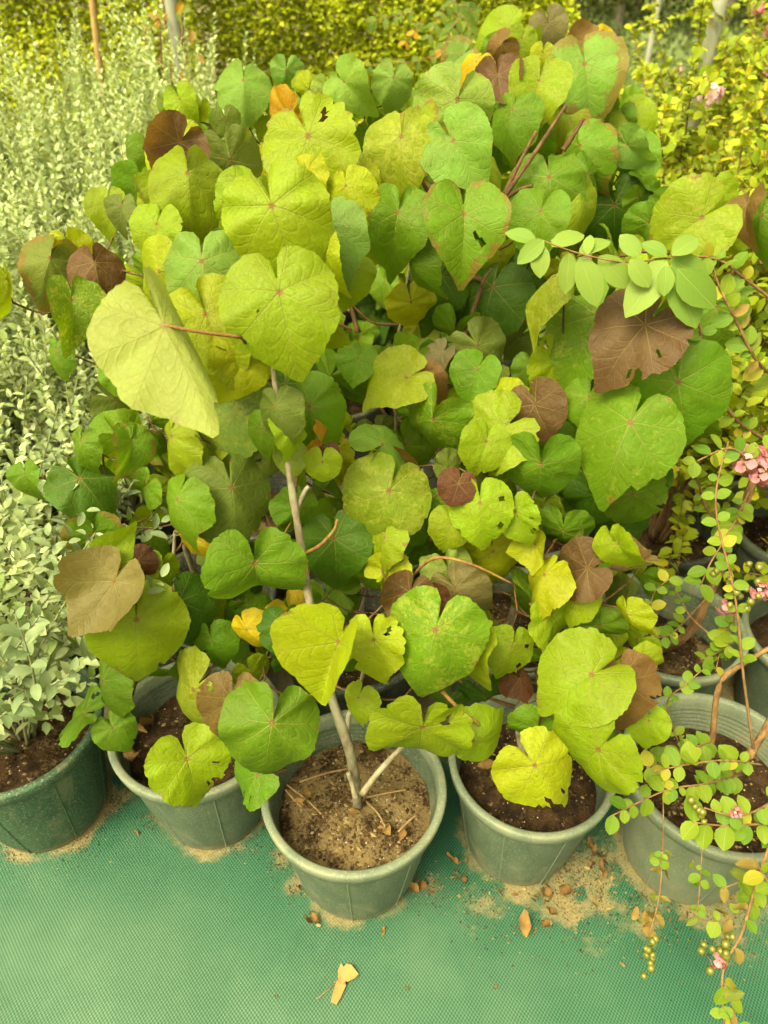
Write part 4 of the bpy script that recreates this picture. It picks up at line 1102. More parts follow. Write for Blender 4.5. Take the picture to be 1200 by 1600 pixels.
def build_silver(x, y, seed, nstem, h, spread, leaf, gap, label, single=0):
    root = empty('silver_leaf_bush', (x, y, SOIL_Z), label, 'bush', 'silver leaved bushes on the left')
    stems, leaves = silver_bush(seed, nstem, h, spread, leaf, gap, 0.35 if single else 0.5, (0.20 if y < 1 else 0.10) if single else 0.0)
    for path, r0, r1 in stems[:60]:
        V, F = tube_geo(path, [r0 + (r1 - r0) * i / (len(path) - 1) for i in range(len(path))], 5)
        link('stem', mesh_from('stem', V, F), root, M['silver_stem'])
    if single:
        org = Vector((x, y, SOIL_Z))
        key = []
        for i, rc in enumerate(leaves):
            w = org + rc[0]
            key.append(((w - CAMP).length - 0.6 * w.z * 0, i))
        key.sort()
        near = {i for _, i in key[:single]}
        for i in near:
            b, ax, nn, L, wd = leaves[i]
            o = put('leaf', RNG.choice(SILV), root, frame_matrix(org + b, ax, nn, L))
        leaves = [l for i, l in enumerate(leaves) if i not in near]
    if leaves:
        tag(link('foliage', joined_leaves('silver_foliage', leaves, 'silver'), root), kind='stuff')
    return root
SILV = [small_leaf_mesh('silver_leaf', 0.50 + 0.05 * i, 0.35, 0.12 + 0.1 * i, 'silver_one') for i in range(3)]

silver_spots = [
    (-0.785, 0.955, 0.71, 0.32, 0.035, 0.0155, 30, 'silver leaved bush in the speckled dark green pot, nearest of its kind', 290),
    (-0.840, 1.350, 0.67, 0.28, 0.030, 0.0150, 32, 'silver leaved bush in the second row behind the nearest one', 290),
    (-0.760, 1.750, 0.76, 0.28, 0.030, 0.0092, 55, 'silver leaved bush in the third row left of the heart leaf clump', 0),
    (-1.180, 1.560, 0.78, 0.32, 0.031, 0.0092, 55, 'silver leaved bush at the left edge in the third row', 0),
    (-1.130, 2.000, 1.02, 0.32, 0.029, 0.0086, 62, 'silver leaved bush at the left with dense mid height shoots', 0),
    (-0.700, 2.150, 1.00, 0.30, 0.029, 0.0086, 62, 'silver leaved bush directly left of the small bronze heart leaves', 0),
    (-1.500, 2.300, 1.10, 0.34, 0.028, 0.0086, 62, 'silver leaved bush cut by the left edge, behind the middle rows', 0),
    (-1.050, 2.500, 1.12, 0.34, 0.028, 0.0086, 64, 'silver leaved bush with upright spires left of the bamboo stake', 0),
    (-0.620, 2.600, 1.12, 0.32, 0.028, 0.0086, 64, 'silver leaved bush with upright spires below the grey post', 0),
    (-1.650, 2.800, 1.20, 0.36, 0.027, 0.0086, 62, 'rear silver leaved bush at the far left of its row', 0),
    (-1.220, 2.950, 1.24, 0.34, 0.027, 0.0086, 62, 'rear silver leaved bush just left of the bamboo stake', 0),
    (-0.800, 3.050, 1.34, 0.34, 0.027, 0.0086, 64, 'tallest rear silver leaved bush between stake and post', 0),
]
for i, (x, y, h, sp, lf, gp, ns, lab, single) in enumerate(silver_spots):
    build_silver(x, y, 900 + i, ns, h, sp, lf, gp, lab, single)
    if i >= 3:
        e = empty('plant_pot', (x, y, GZ), 'dark pot under the ' + ' '.join(lab.split()[:11]), 'plant pot', 'plastic pots set out in rows')
        wall, rim, rib = pot_parts('pot_black')
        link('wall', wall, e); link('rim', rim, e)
        link('soil', soil_mesh(50 + i, SOIL_Z, POT_R - 0.026), e)

# ------------------------------------------------------------------ crape myrtles on the right
CRL = [small_leaf_mesh('crape_leaf', 0.72 + 0.06 * i, 0.22, 0.12 + 0.06 * i, 'crape_one') for i in range(3)]
CRW = [small_leaf_mesh('withered_leaf', 0.45 + 0.1 * i, 0.8, 0.5, 'withered', wave=0.08) for i in range(3)]
def berry_mesh():
    V, F = lathe([(0.0005, -1), (.55, -.83), (.92, -.35), (.98, .1), (.8, .6), (.42, .9), (.2, .97), (.14, 1.25), (0.0005, 1.3)], 9)
    me = mesh_from('berry', V, F); me.materials.append(M['berry']); return me
BERRY = berry_mesh()
def flower_mesh(seed, n, r, mat):
    """Crinkled petals on every side of a small dome."""
    rr = random.Random(seed)
    V, F = [], []
    for _ in range(n):
        d = Vector((rr.gauss(0, 1), rr.gauss(0, 1), rr.gauss(0.3, 1))).normalized()
        c = d * r * rr.uniform(0.45, 0.95)
        s = r * rr.uniform(0.22, 0.36)
        a = d.orthogonal().normalized(); a = Matrix.Rotation(rr.uniform(0, 6.28), 3, d) @ a; b = d.cross(a)
        nn = (d + rvec(rr, .7)).normalized(); b = nn.cross(a).normalized()
        o = len(V)
        V.append(c)
        for k in range(9):
            an = 2 * math.pi * k / 9
            q = s * rr.uniform(0.7, 1.15)
            V.append(c + a * math.cos(an) * q + b * math.sin(an) * q + nn * (s * 0.35 * rr.uniform(-.4, 1)))
        for k in range(9): F.append((o, o + 1 + k, o + 1 + (k + 1) % 9))
    me = mesh_from('flower_cluster', V, F); me.materials.append(M[mat]); return me
FLOW = [flower_mesh(1, 34, 1.0, 'petal'), flower_mesh(2, 30, 1.0, 'petal'), flower_mesh(3, 40, 1.0, 'petal_pale')]

def path_points(path, gap, t0=0.0):
    seg = [0]
    for A, B in zip(path, path[1:]): seg.append(seg[-1] + (B - A).length)
    s, out = seg[-1] * t0, []
    while s <= seg[-1]:
        j = min(max(k for k in range(len(seg)) if seg[k] <= s), len(path) - 2)
        out.append((path[j].lerp(path[j + 1], (s - seg[j]) / max(seg[j + 1] - seg[j], 1e-6)), (path[j + 1] - path[j]).normalized(), s / seg[-1]))
        s += gap
    return out

def twig(root, pts, r0, r1, leafpx=0, gap=0.0, t0=0.1, meshes=None, mat='crape_bark', pair=True, face=0.6):
    """A twig through (u, v, depth) points with leaves in two rows along it."""
    P = [at(*q) if not isinstance(q, Vector) else q for q in pts]
    path = smooth_path(P, 6)
    tube('branch', path, r0, r1, root, M[mat], 6, 0.1)
    if not leafpx: return path
    Dm = sum((p - CAMP).dot(FWD) for p in P) / len(P)
    L = leafpx * 0.86 / FPX * Dm
    gap *= 0.78
    side = 1
    for q, tan, f in path_points(path, gap, t0):
        view = (CAMP - q).normalized()
        for sd in ((1, -1) if pair else (side,)):
            if RNG.random() < 0.14: continue
            s = tan.cross(view).normalized() * sd
            ax = (s + tan * RNG.uniform(.1, .9) + rvec(RNG, .45)).normalized()
            nn = view * face + Vector((0, 0, 0.5)) + rvec(RNG, .55)
            q = q + tan * RNG.uniform(-.3, .3) * gap
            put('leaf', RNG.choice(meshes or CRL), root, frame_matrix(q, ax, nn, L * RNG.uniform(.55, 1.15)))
        side = -side
    return path

def berries(root, u, v, D, n, spread, r, mesh=None):
    for _ in range(n):
        c = at(u + RNG.gauss(0, spread), v + RNG.gauss(0, spread), D + RNG.uniform(-.01, .01))
        k = r * RNG.uniform(.8, 1.1)
        ax = rvec(RNG).normalized()
        put('berry', BERRY, root, frame_matrix(c, ax, ax.orthogonal(), k))

def flower(root, u, v, D, px, kind=0):
    put('flower_cluster', FLOW[kind], root, frame_matrix(at(u, v, D), Vector((0, 0, -1)), Vector((0, -1, 0)), px / FPX * D * 0.5))

def crape_bush(x, y, seed, h, spread, nb, leaf, label, nflower, flower_px=0.03, mat='crape'):
    rr = random.Random(seed)
    root = empty('crape_myrtle', (x, y, SOIL_Z), label, 'shrub', 'crape myrtles on the right')
    recs = []
    tips = []
    for i in range(nb):
        a = rr.uniform(0, 6.283)
        sp = spread * rr.uniform(0.3, 1.0)
        hh = h * rr.uniform(0.55, 1.0)
        p0 = Vector((0.02 * math.cos(a), 0.02 * math.sin(a), 0))
        p1 = Vector((math.cos(a) * sp * 0.35, math.sin(a) * sp * 0.35, hh * 0.55)) + rvec(rr, .04)
        p2 = Vector((math.cos(a) * sp, math.sin(a) * sp, hh)) + rvec(rr, .05)
        path = smooth_path([p0, p1, p2], 8)
        V, F = tube_geo(path, [0.006 - 0.0045 * k / (len(path) - 1) for k in range(len(path))], 5)
        link('branch', mesh_from('branch', V, F), root, M['crape_bark'])
        tips.append(path[-1])
        shoots = [path]
        for _ in range(rr.randint(5, 8)):
            q = path[rr.randint(5, len(path) - 1)]
            d = Vector((rr.uniform(-1, 1), rr.uniform(-1, 1), rr.uniform(-0.3, 1.0))).normalized()
            ln = rr.uniform(0.10, 0.30)
            sub = smooth_path([q, q + d * ln * 0.6, q + d * ln + Vector((0, 0, -0.05))], 4)
            shoots.append(sub); tips.append(sub[-1])
            V, F = tube_geo(sub, 0.0013, 4)
            link('twig', mesh_from('twig', V, F), root, M['crape_bark'])
        for k, sub in enumerate(shoots):
            for q, tan, f in path_points(sub, leaf * 0.55, 0.4 if k == 0 else 0.05):
                sd = tan.orthogonal().normalized()
                sd = Matrix.Rotation(rr.uniform(0, 6.28), 3, tan) @ sd
                for s in (1, -1):
                    recs.append((q, (sd * s + tan * .4 + rvec(rr, .3)).normalized(), Vector((0, -.3, 1)) + rvec(rr, .6), leaf * rr.uniform(.6, 1.2), rr.uniform(.55, .75)))
    tag(link('foliage', joined_leaves('crape_foliage', recs, mat), root), kind='stuff')
    for k in range(nflower):
        q = rr.choice(tips)
        o = link('flower_cluster', FLOW[rr.randint(0, 2)], root)
        o.location = q
        s = flower_px * rr.uniform(.6, 1.2)
        o.scale = (s, s, s)
    return root

# the foremost crape myrtle, branch by branch
cr = empty('crape_myrtle', (0.664, 0.842, SOIL_Z), 'foremost crape myrtle trailing thin twigs over the pale pot at right', 'shrub', 'crape myrtles on the right')
base5 = Vector((0.664, 0.842, SOIL_Z))
twig(cr, [base5, at(1150, 1205, 1.37), at(1190, 1150, 1.33), at(1235, 1060, 1.28)], 0.010, 0.006)
twig(cr, [base5 + Vector((-.02, 0, 0)), at(1112, 1160, 1.36), at(1124, 1070, 1.30), at(1165, 1035, 1.28), at(1225, 1000, 1.25)], 0.0062, 0.004)
twig(cr, [at(1178, 1175, 1.34), at(1162, 1060, 1.26), at(1148, 930, 1.20), at(1118, 790, 1.18), at(1138, 690, 1.16)], 0.0028, 0.0012, 26, 0.042, 0.35)
twig(cr, [at(1112, 1160, 1.36), at(1085, 1168, 1.30), at(1050, 1185, 1.28), at(1010, 1200, 1.25)], 0.002, 0.0012, 30, 0.022)
twig(cr, [at(1190, 1195, 1.30), at(1140, 1188, 1.24), at(1090, 1192, 1.22), at(1020, 1205, 1.20)], 0.002, 0.0012, 36, 0.030)
twig(cr, [at(1160, 1210, 1.33), at(1100, 1225, 1.24), at(1040, 1235, 1.21), at(955, 1275, 1.22)], 0.002, 0.0012, 30, 0.026)
twig(cr, [at(1235, 1285, 1.26), at(1180, 1288, 1.19), at(1130, 1290, 1.17), at(1085, 1285, 1.16)], 0.002, 0.0012, 44, 0.034)
twig(cr, [at(1230, 1235, 1.26), at(1190, 1262, 1.19), at(1150, 1275, 1.16), at(1100, 1262, 1.15)], 0.002, 0.0012, 40, 0.038)
twig(cr, [at(1060, 1160, 1.36), at(1042, 1100, 1.33), at(1070, 1070, 1.30), at(1100, 1045, 1.29)], 0.0018, 0.001, 22, 0.03)
twig(cr, [at(1036, 1222, 1.22), at(1036, 1310, 1.24), at(1030, 1400, 1.25), at(1014, 1462, 1.26)], 0.0012, 0.001, 24, 0.05, 0.45, CRW)
twig(cr, [at(1036, 1330, 1.238), at(1032, 1345, 1.235), at(1030, 1356, 1.235)], 0.001, 0.0008, 20, 0.012)
twig(cr, [at(1096, 1300, 1.18), at(1096, 1350, 1.20), at(1090, 1425, 1.22)], 0.0012, 0.001, 24, 0.04, 0.5)
twig(cr, [at(1082, 1345, 1.20), at(1088, 1358, 1.20)], 0.001, 0.0008, 18, 0.012)
twig(cr, [at(1215, 1290, 1.20), at(1185, 1370, 1.20), at(1160, 1455, 1.20), at(1136, 1500, 1.20), at(1128, 1535, 1.20), at(1132, 1600, 1.21)], 0.0030, 0.0016, 34, 0.075, 0.12, CRL + CRW)
twig(cr, [at(1132, 1535, 1.20), at(1142, 1565, 1.20), at(1156, 1612, 1.20)], 0.0014, 0.001, 40, 0.026)
twig(cr, [at(1190, 1390, 1.20), at(1150, 1430, 1.22), at(1110, 1440, 1.23), at(1085, 1430, 1.24)], 0.0012, 0.001, 30, 0.028, 0.1, CRL + CRW[:1])
twig(cr, [at(1195, 1350, 1.2), at(1160, 1375, 1.22), at(1125, 1390, 1.23)], 0.0012, 0.001, 32, 0.03, 0.1, CRW + CRL[:1])
twig(cr, [at(1215, 1400, 1.18), at(1195, 1370, 1.17), at(1180, 1345, 1.17)], 0.0012, 0.001, 34, 0.03)
for _ in range(10):
    b = at(1012 + RNG.gauss(0, 12), 1440 + RNG.gauss(0, 12), 1.27)
    put('leaf', RNG.choice(CRW), cr, frame_matrix(b, rvec(RNG), Vector((0, -.6, .6)) + rvec(RNG, .4), 0.022))
berries(cr, 1014, 1490, 1.265, 12, 11, 0.0068)
berries(cr, 1128, 1482, 1.20, 10, 14, 0.0068)
berries(cr, 1088, 1270, 1.155, 7, 10, 0.006)
berries(cr, 1160, 940, 1.20, 5, 14, 0.0066)
flower(cr, 1122, 1502, 1.20, 30, 1)
flower(cr, 1150, 1270, 1.15, 22, 0)

# second one, in the pot with the deep rim
c2 = empty('crape_myrtle', (0.690, 1.245, 0.19), 'crape myrtle with a slanting bare trunk in the deep rimmed pot', 'shrub', 'crape myrtles on the right')
b6 = Vector((0.690, 1.245, 0.19))
twig(c2, [b6, at(1075, 990, 1.72), at(1110, 925, 1.62), at(1142, 845, 1.52), at(1172, 765, 1.44), at(1200, 690, 1.38)], 0.0125, 0.008)
twig(c2, [at(1142, 845, 1.52), at(1128, 820, 1.47), at(1105, 795, 1.42), at(1088, 740, 1.36)], 0.005, 0.002, 26, 0.03, 0.3)
twig(c2, [at(1108, 930, 1.62), at(1080, 960, 1.55), at(1046, 992, 1.50), at(1015, 995, 1.47)], 0.0022, 0.0012, 24, 0.022, 0.55)
twig(c2, [at(1120, 1000, 1.40), at(1080, 965, 1.44), at(1060, 930, 1.45), at(1050, 918, 1.45)], 0.0016, 0.001, 22, 0.03, 0.6)
twig(c2, [at(1150, 1000, 1.30), at(1120, 1020, 1.34), at(1095, 1035, 1.36)], 0.0016, 0.001, 26, 0.018, 0.1)
twig(c2, [at(1150, 960, 1.30), at(1130, 1000, 1.34), at(1118, 1050, 1.36)], 0.0016, 0.001, 26, 0.02, 0.1)
twig(c2, [at(1030, 950, 1.42), at(1018, 975, 1.42), at(1020, 930, 1.4), at(1045, 905, 1.38)], 0.0014, 0.001, 28, 0.04, 0.3)
twig(c2, [at(1172, 765, 1.44), at(1140, 830, 1.36), at(1110, 880, 1.34), at(1095, 915, 1.34)], 0.0022, 0.0012, 32, 0.028, 0.2)
twig(c2, [at(1200, 690, 1.38), at(1150, 655, 1.28), at(1110, 590, 1.2), at(1090, 500, 1.13), at(1050, 455, 1.10)], 0.0038, 0.002, 30, 0.045, 0.2, CRL + CRW[:1])
twig(c2, [at(1220, 600, 1.28), at(1180, 560, 1.2), at(1150, 500, 1.16), at(1125, 450, 1.14), at(1110, 400, 1.14)], 0.003, 0.0016, 36, 0.032, 0.1, CRL + CRL + CRW)
twig(c2, [at(1215, 700, 1.3), at(1180, 720, 1.26), at(1140, 700, 1.24), at(1090, 720, 1.24)], 0.0025, 0.0014, 32, 0.032, 0.1)
twig(c2, [at(1220, 480, 1.2), at(1170, 440, 1.16), at(1120, 405, 1.13), at(1050, 400, 1.11)], 0.0028, 0.0016, 34, 0.04, 0.1, CRL + CRW[:1])
# the long pale shoot reaching in front of the heart leaves
pale_path = twig(c2, [at(1120, 470, 1.20), at(1090, 425, 1.12), at(1048, 404, 1.08), at(980, 410, 1.06), at(905, 396, 1.05), at(838, 372, 1.05)], 0.0018, 0.0010, 0)
PALE = [small_leaf_mesh('pale_leaf', 0.62, 0.18, 0.2, 'crape_one'), small_leaf_mesh('pale_leaf', 0.55, 0.22, 0.25, 'crape_one')]
pm = mat_small_leaf('pale_shoot_leaf', (0.20, 0.34, 0.05), (0.28, 0.40, 0.07), None, 0, 0.45, 0.35, per_object=True)
for me in PALE: me.materials.clear(); me.materials.append(pm)
for (bu, bv, tu, tv) in [(838, 378, 800, 360), (842, 380, 845, 422), (850, 375, 818, 402), (888, 382, 866, 374), (888, 395, 888, 445), (905, 402, 932, 462), (918, 398, 920, 370), (935, 400, 978, 440), (905, 398, 945, 372),
                         (985, 405, 1010, 440), (1042, 408, 990, 472), (1045, 418, 1088, 492), (1048, 405, 1100, 432), (1042, 400, 1012, 380), (1050, 398, 1085, 372), (1040, 415, 1040, 452), (1000, 400, 975, 372), (1060, 420, 1105, 470), (862, 385, 905, 362)]:
    base, axis, n, s = leaf_frame(bu, bv, tu, tv, 30, 1.05 + RNG.uniform(-.01, .015), RNG.uniform(-20, 20))
    put('leaf', RNG.choice(PALE), c2, frame_matrix(base, axis, n, (Vector((tu - bu, tv - bv, 0)).length / FPX * 1.05) * 1.22))
flower(c2, 1172, 722, 1.26, 62, 0); flower(c2, 1192, 742, 1.25, 48, 0)
flower(c2, 1135, 950, 1.24, 32, 1); flower(c2, 1188, 925, 1.22, 36, 0); flower(c2, 1160, 705, 1.27, 40, 1)
berries(c2, 1142, 912, 1.23, 9, 16, 0.0068); berries(c2, 1185, 905, 1.22, 7, 12, 0.0068)

for spec in [
    (1.060, 1.225, 20, 0.80, 0.38, 15, 0.027, 'crape myrtle leaning in from the right edge behind the front pot', 4),
    (0.790, 1.635, 21, 0.75, 0.30, 9, 0.028, 'sparse crape myrtle in the litter strewn pot of the third row', 1),
    (1.165, 1.600, 22, 0.95, 0.38, 18, 0.028, 'crape myrtle cut by the right edge beside the pink clusters', 3),
    (1.060, 2.030, 23, 0.95, 0.40, 12, 0.028, 'bushy crape myrtle right of the tallest heart leaf shrub', 2),
    (1.480, 2.050, 24, 1.00, 0.40, 12, 0.028, 'crape myrtle at the right edge with pink buds by the pole', 5),
    (0.980, 2.480, 25, 1.00, 0.42, 13, 0.027, 'yellow green crape myrtle in front of the leaning pole', 2),
    (1.460, 2.520, 26, 1.16, 0.42, 13, 0.027, 'crape myrtle right of the pole with several pink clusters', 7),
    (1.180, 3.000, 27, 1.15, 0.42, 13, 0.027, 'rear crape myrtle behind the pole foot', 4),
    (1.720, 3.050, 28, 1.35, 0.46, 14, 0.027, 'tall rear crape myrtle at the top right corner with pink flowers', 9),
    (1.540, 3.600, 29, 1.30, 0.46, 14, 0.027, 'farthest crape myrtle left of the top right corner', 7)]:
    x, y, sd, h, sp, nb, lf, lab, nf = spec
    crape_bush(x, y, sd, h * (1.06 if y > 1.9 else 1), sp, int(nb * (1.6 if y > 1.9 else 1)), lf * 1.2, lab, nf, 0.034)
    if y > 1.9 or y < 1.5:
        e = empty('plant_pot', (x, y, GZ), 'pot under the ' + ' '.join(lab.split()[:11]), 'plant pot', 'plastic pots set out in rows')
        wall, rim, rib = pot_parts('pot')
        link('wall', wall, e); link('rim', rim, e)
        link('soil', soil_mesh(80 + sd, SOIL_Z, POT_R - 0.026), e)
# the pale pink bloom that stands out beside the pole
c3 = [o for o in COL.objects if o.get('label', '').startswith('yellow green crape')][0]
pb = at(1108, 146, 2.05)
o = put('flower_cluster', FLOW[2], c3, frame_matrix(pb, Vector((0, 0, -1)), Vector((0, -1, 0)), 0.042))
twig(c3, [Vector((0.98, 2.48, 0.95)), at(1085, 200, 2.2), at(1106, 152, 2.06)], 0.002, 0.001)

# ------------------------------------------------------------------ poles, stake, vine, hanging pinnate branch
def pole(name, u, v, D, r, top, lean, mat, label, cat, group=None):
    p = at(u, v, D)
    foot = Vector((p.x - lean[0] * p.z, p.y - lean[1] * p.z, GZ - 0.01))
    root = empty(name, foot, label, cat, group)
    topv = Vector((foot.x + lean[0] * top, foot.y + lean[1] * top, top))
    pts = [foot.lerp(topv, i / 12) for i in range(13)]
    tube('shaft', pts, r, r * 0.97, root, M[mat], 16)
    V, F = lathe([(0.0005, 0.012), (r * 0.7, 0.010), (r * 1.06, 0.002), (r * 1.06, -0.03), (r * 1.0, -0.031)], 16)
    c = link('cap', mesh_from('cap', V, F), root, M[mat])
    c.location = topv - foot
    return root
pole('pipe_post', 1103, 100, 2.42, 0.024, 2.3, (0, 0), 'steel', 'grey galvanised pipe post rising through the crape myrtles at right', 'post')
pole('pipe_post', 277, 80, 2.75, 0.022, 2.2, (0.01, 0), 'steel', 'grey pipe post with a withered vine at upper left', 'post')
pole('bamboo_stake', 150, 60, 3.1, 0.014, 2.2, (0.11, 0), 'wood', 'tan bamboo stake standing among the silver bushes', 'stake')
pole('pipe_post', 1022, 40, 8.0, 0.03, 2.4, (0, 0), 'steel', 'thin far grey post in front of the dark trees', 'post')
pole('pipe_post', 804, 8, 7.0, 0.022, 2.4, (0, 0), 'steel', 'thin far post at the top edge left of the bronze top leaves', 'post')

vp = at(268, 150, 2.68)
vine = empty('climbing_vine', (vp.x, vp.y, 0), 'withered vine with orange leaves climbing the upper left post', 'vine')
for pts in ([(272, 160, 2.66), (266, 90, 2.66), (258, 40, 2.66), (252, -20, 2.66)], [(258, 140, 2.67), (252, 80, 2.66), (250, 30, 2.66)], [(280, 90, 2.66), (286, 40, 2.66), (280, -10, 2.66)]):
    P = [at(*q) for q in pts]
    if pts[0][1] > 100:
        P = [Vector((P[0].x, P[0].y, 0.0)), Vector((P[0].x, P[0].y, P[0].z * 0.5))] + P
    path = smooth_path(P, 6)
    tube('stem', path, 0.005, 0.003, vine, M['twig'], 6, 0.1)
VW = [small_leaf_mesh('vine_leaf', 0.6 + 0.1 * i, 0.5, 0.5, 'gold' if i == 0 else 'withered', wave=0.06) for i in range(3)]
for (u, v) in [(250, 30), (262, 22), (240, 48), (228, 40), (290, 45), (300, 48), (302, 80), (306, 88), (294, 82), (290, 110), (296, 118), (248, 92), (252, 105), (258, 125), (246, 118), (278, 20), (285, 4), (300, 15), (238, 20), (268, 60)]:
    ax = Vector((RNG.uniform(-1, 1), RNG.uniform(-1, 0), RNG.uniform(-1, .1)))
    put('leaf', RNG.choice(VW), vine, frame_matrix(at(u, v, 2.65), ax, Vector((0, -1, .3)) + rvec(RNG, .5), RNG.uniform(.022, .045)))

pin_b = at(720, 140, 2.75)
pin = empty('pinnate_shrub', (pin_b.x, pin_b.y, 0), 'shrub with paired leaflets and a few orange ones above the clump', 'shrub')
PIN = small_leaf_mesh('leaflet', 0.55, 0.15, 0.15, 'pinnate'); PIG = small_leaf_mesh('leaflet_gold', 0.55, 0.15, 0.15, 'gold')
root_path = [Vector((pin_b.x, pin_b.y, 0)), Vector((pin_b.x, pin_b.y, 0.6)), at(720, 120, 2.75), at(715, 50, 2.75), at(705, -40, 2.75)]
tube('stem', smooth_path(root_path, 6), 0.010, 0.004, pin, M['crape_bark'], 6)
for fr, n, px, gold in [([(700, 20), (640, 25), (600, 32), (575, 42), (630, 68)], 0, 0, 0),
                        ([(648, 18), (612, 26), (575, 36)], 6, 16, 0), ([(660, 30), (648, 50), (632, 68)], 3, 14, 2),
                        ([(716, 30), (700, 55), (690, 85)], 5, 20, 1), ([(718, 20), (735, 45), (738, 75)], 5, 22, 0), ([(712, 0), (690, 20), (668, 62)], 5, 18, 0),
                        ([(712, 70), (655, 95), (600, 98), (556, 108)], 8, 16, 0), ([(715, 10), (730, 10), (744, 20)], 4, 18, 0)]:
    if not n: continue
    P = smooth_path([at(u, v, 2.72 + 0.01 * i) for i, (u, v) in enumerate(fr)], 5)
    tube('branch', P, 0.002, 0.001, pin, M['crape_bark'], 5)
    tot = len(P) - 1
    for k in range(n):
        q = P[int(round((k + 0.6) / n * tot))]
        tan = (P[-1] - P[0]).normalized()
        for sd in (1, -1):
            ax = (tan.cross(-FWD).normalized() * sd + tan * .5 + Vector((0, 0, -.4)))
            put('leaflet', PIG if gold and k >= n - gold else PIN, pin, frame_matrix(q, ax, -FWD + rvec(RNG, .4), px / FPX * 2.72 * RNG.uniform(.8, 1.1)))

# ------------------------------------------------------------------ hedge behind
def hedge(x0, x1, yc, depth, h, n, label, seed, leaf=0.029):
    rr = random.Random(seed)
    root = empty('hedge', ((x0 + x1) / 2, yc, 0), label, 'hedge')
    cx = (x0 + x1) / 2
    recs = []
    for _ in range(n):
        x, z = rr.uniform(x0, x1), h * rr.random() ** 0.8
        bulge = 0.22 * mnoise.noise(Vector((x * 1.4, z * 1.9, seed))) + 0.10 * mnoise.noise(Vector((x * 4.2, z * 4.2, seed)))
        y = yc - depth / 2 - 0.6 * bulge + depth * rr.random() ** 1.6 * 0.6
        recs.append(((x - cx, y - yc, z), (rr.uniform(-1, 1), rr.uniform(-1, .5), rr.uniform(-.5, 1)), Vector((rr.uniform(-.7, .7), rr.uniform(-1.0, .1), rr.uniform(.4, 1.5))), leaf * rr.uniform(.6, 1.3), rr.uniform(.5, .7)))
    tag(link('foliage', joined_leaves('hedge_foliage', recs, 'hedge', simple=True), root), kind='stuff')
    for k in range(int((x1 - x0) / 0.28)):
        bx = x0 + 0.15 + k * 0.28
        P = [Vector((bx, yc, GZ - 0.01)), Vector((bx + rr.uniform(-.1, .1), yc - .1, h * .5)), Vector((bx + rr.uniform(-.2, .2), yc - .2, h * .9))]
        tube('stem', smooth_path(P, 4), 0.014, 0.005, root, M['crape_bark'], 6)
hedge(-4.0, -0.9, 4.6, 1.0, 2.2, 170000, 'yellow green hedge filling the top left behind the silver bushes', 5)
hedge(-0.9, 0.95, 4.9, 1.0, 2.0, 110000, 'yellow green hedge across the top middle behind the heart leaf clump', 6)

# ------------------------------------------------------------------ far field and trees at the top right
fr = random.Random(44)
recs = []
for _ in range(60000):
    y = fr.uniform(5.0, 22.0)
    x = fr.uniform(0.0, 2.0 + y * 0.55)
    z = fr.random() * (0.42 + 0.12 * math.sin(x * 5) * math.sin(y * 3))
    recs.append(((x, y, z), rvec(fr) + Vector((0, 0, .8)), Vector((0, -.6, 1)) + rvec(fr, .5), fr.uniform(.06, .12), .6))
tag(link('field_plants', joined_leaves('field_plants', recs, 'field', simple=True)), 'low pale green field of young plants before the trees', 'plants', kind='stuff')

def far_tree(x, y, seed, h, label):
    rr = random.Random(seed)
    root = empty('tree', (x, y, 0), label, 'tree', 'trees beyond the nursery')
    org = Vector((x, y, 0))
    root.location.z = GZ
    org = Vector((x, y, GZ))
    tr = [org, org + Vector((rr.uniform(-.1, .1), 0, h * .4)), org + Vector((rr.uniform(-.3, .3), rr.uniform(-.2, .2), h * .85))]
    path = smooth_path(tr, 6)
    tube('trunk', path, 0.085, 0.03, root, M['bark'], 7, 0.1)
    for k in range(6):
        q = path[rr.randint(4, 10)]
        d = Vector((rr.uniform(-1, 1), rr.uniform(-1, 1), rr.uniform(.2, .9))) * rr.uniform(.5, 1.0)
        tube('limb', smooth_path([q, q + d * .6, q + d], 3), 0.03, 0.01, root, M['bark'], 5)
    recs = []
    cl = [(Vector((rr.gauss(0, .8), rr.gauss(0, .8), rr.uniform(h * .18, h))), rr.uniform(.35, .7)) for _ in range(34)]
    for c, r in cl:
        for _ in range(150):
            d = Vector((rr.gauss(0, 1), rr.gauss(0, 1), rr.gauss(0, 1))).normalized() * r * rr.random() ** .4
            recs.append((c + d, rvec(rr) + Vector((0, 0, -.4)), Vector((0, 0, 1)) + rvec(rr, .8), rr.uniform(.07, .13), .5))
    tag(link('crown', joined_leaves('tree_crown', recs, 'tree', simple=True), root), kind='stuff')
TREE_LABELS = ['dark leafy tree at the left end of the far tree row', 'second dark tree from the left in the front of the far row', 'dark tree in the middle front of the far row', 'far tree right of the middle, behind the pipe post', 'far tree at the right end of the front row', 'left tree of the rear row seen between front trunks', 'rear tree showing between second and third front trees', 'rear tree right of the middle of the far row', 'rear tree behind the pipe post', 'outermost far tree at the top right corner', 'far tree at the top edge above the bronze leaves']
for i, (x, y) in enumerate([(2.2, 14.2), (3.9, 14.6), (5.4, 14.1), (6.9, 14.8), (8.6, 14.3), (3.0, 16.6), (4.8, 16.9), (6.4, 16.8), (8.0, 17.0), (9.8, 16.4), (1.2, 16.5)]):
    far_tree(x, y, 300 + i, 4.2, TREE_LABELS[i])

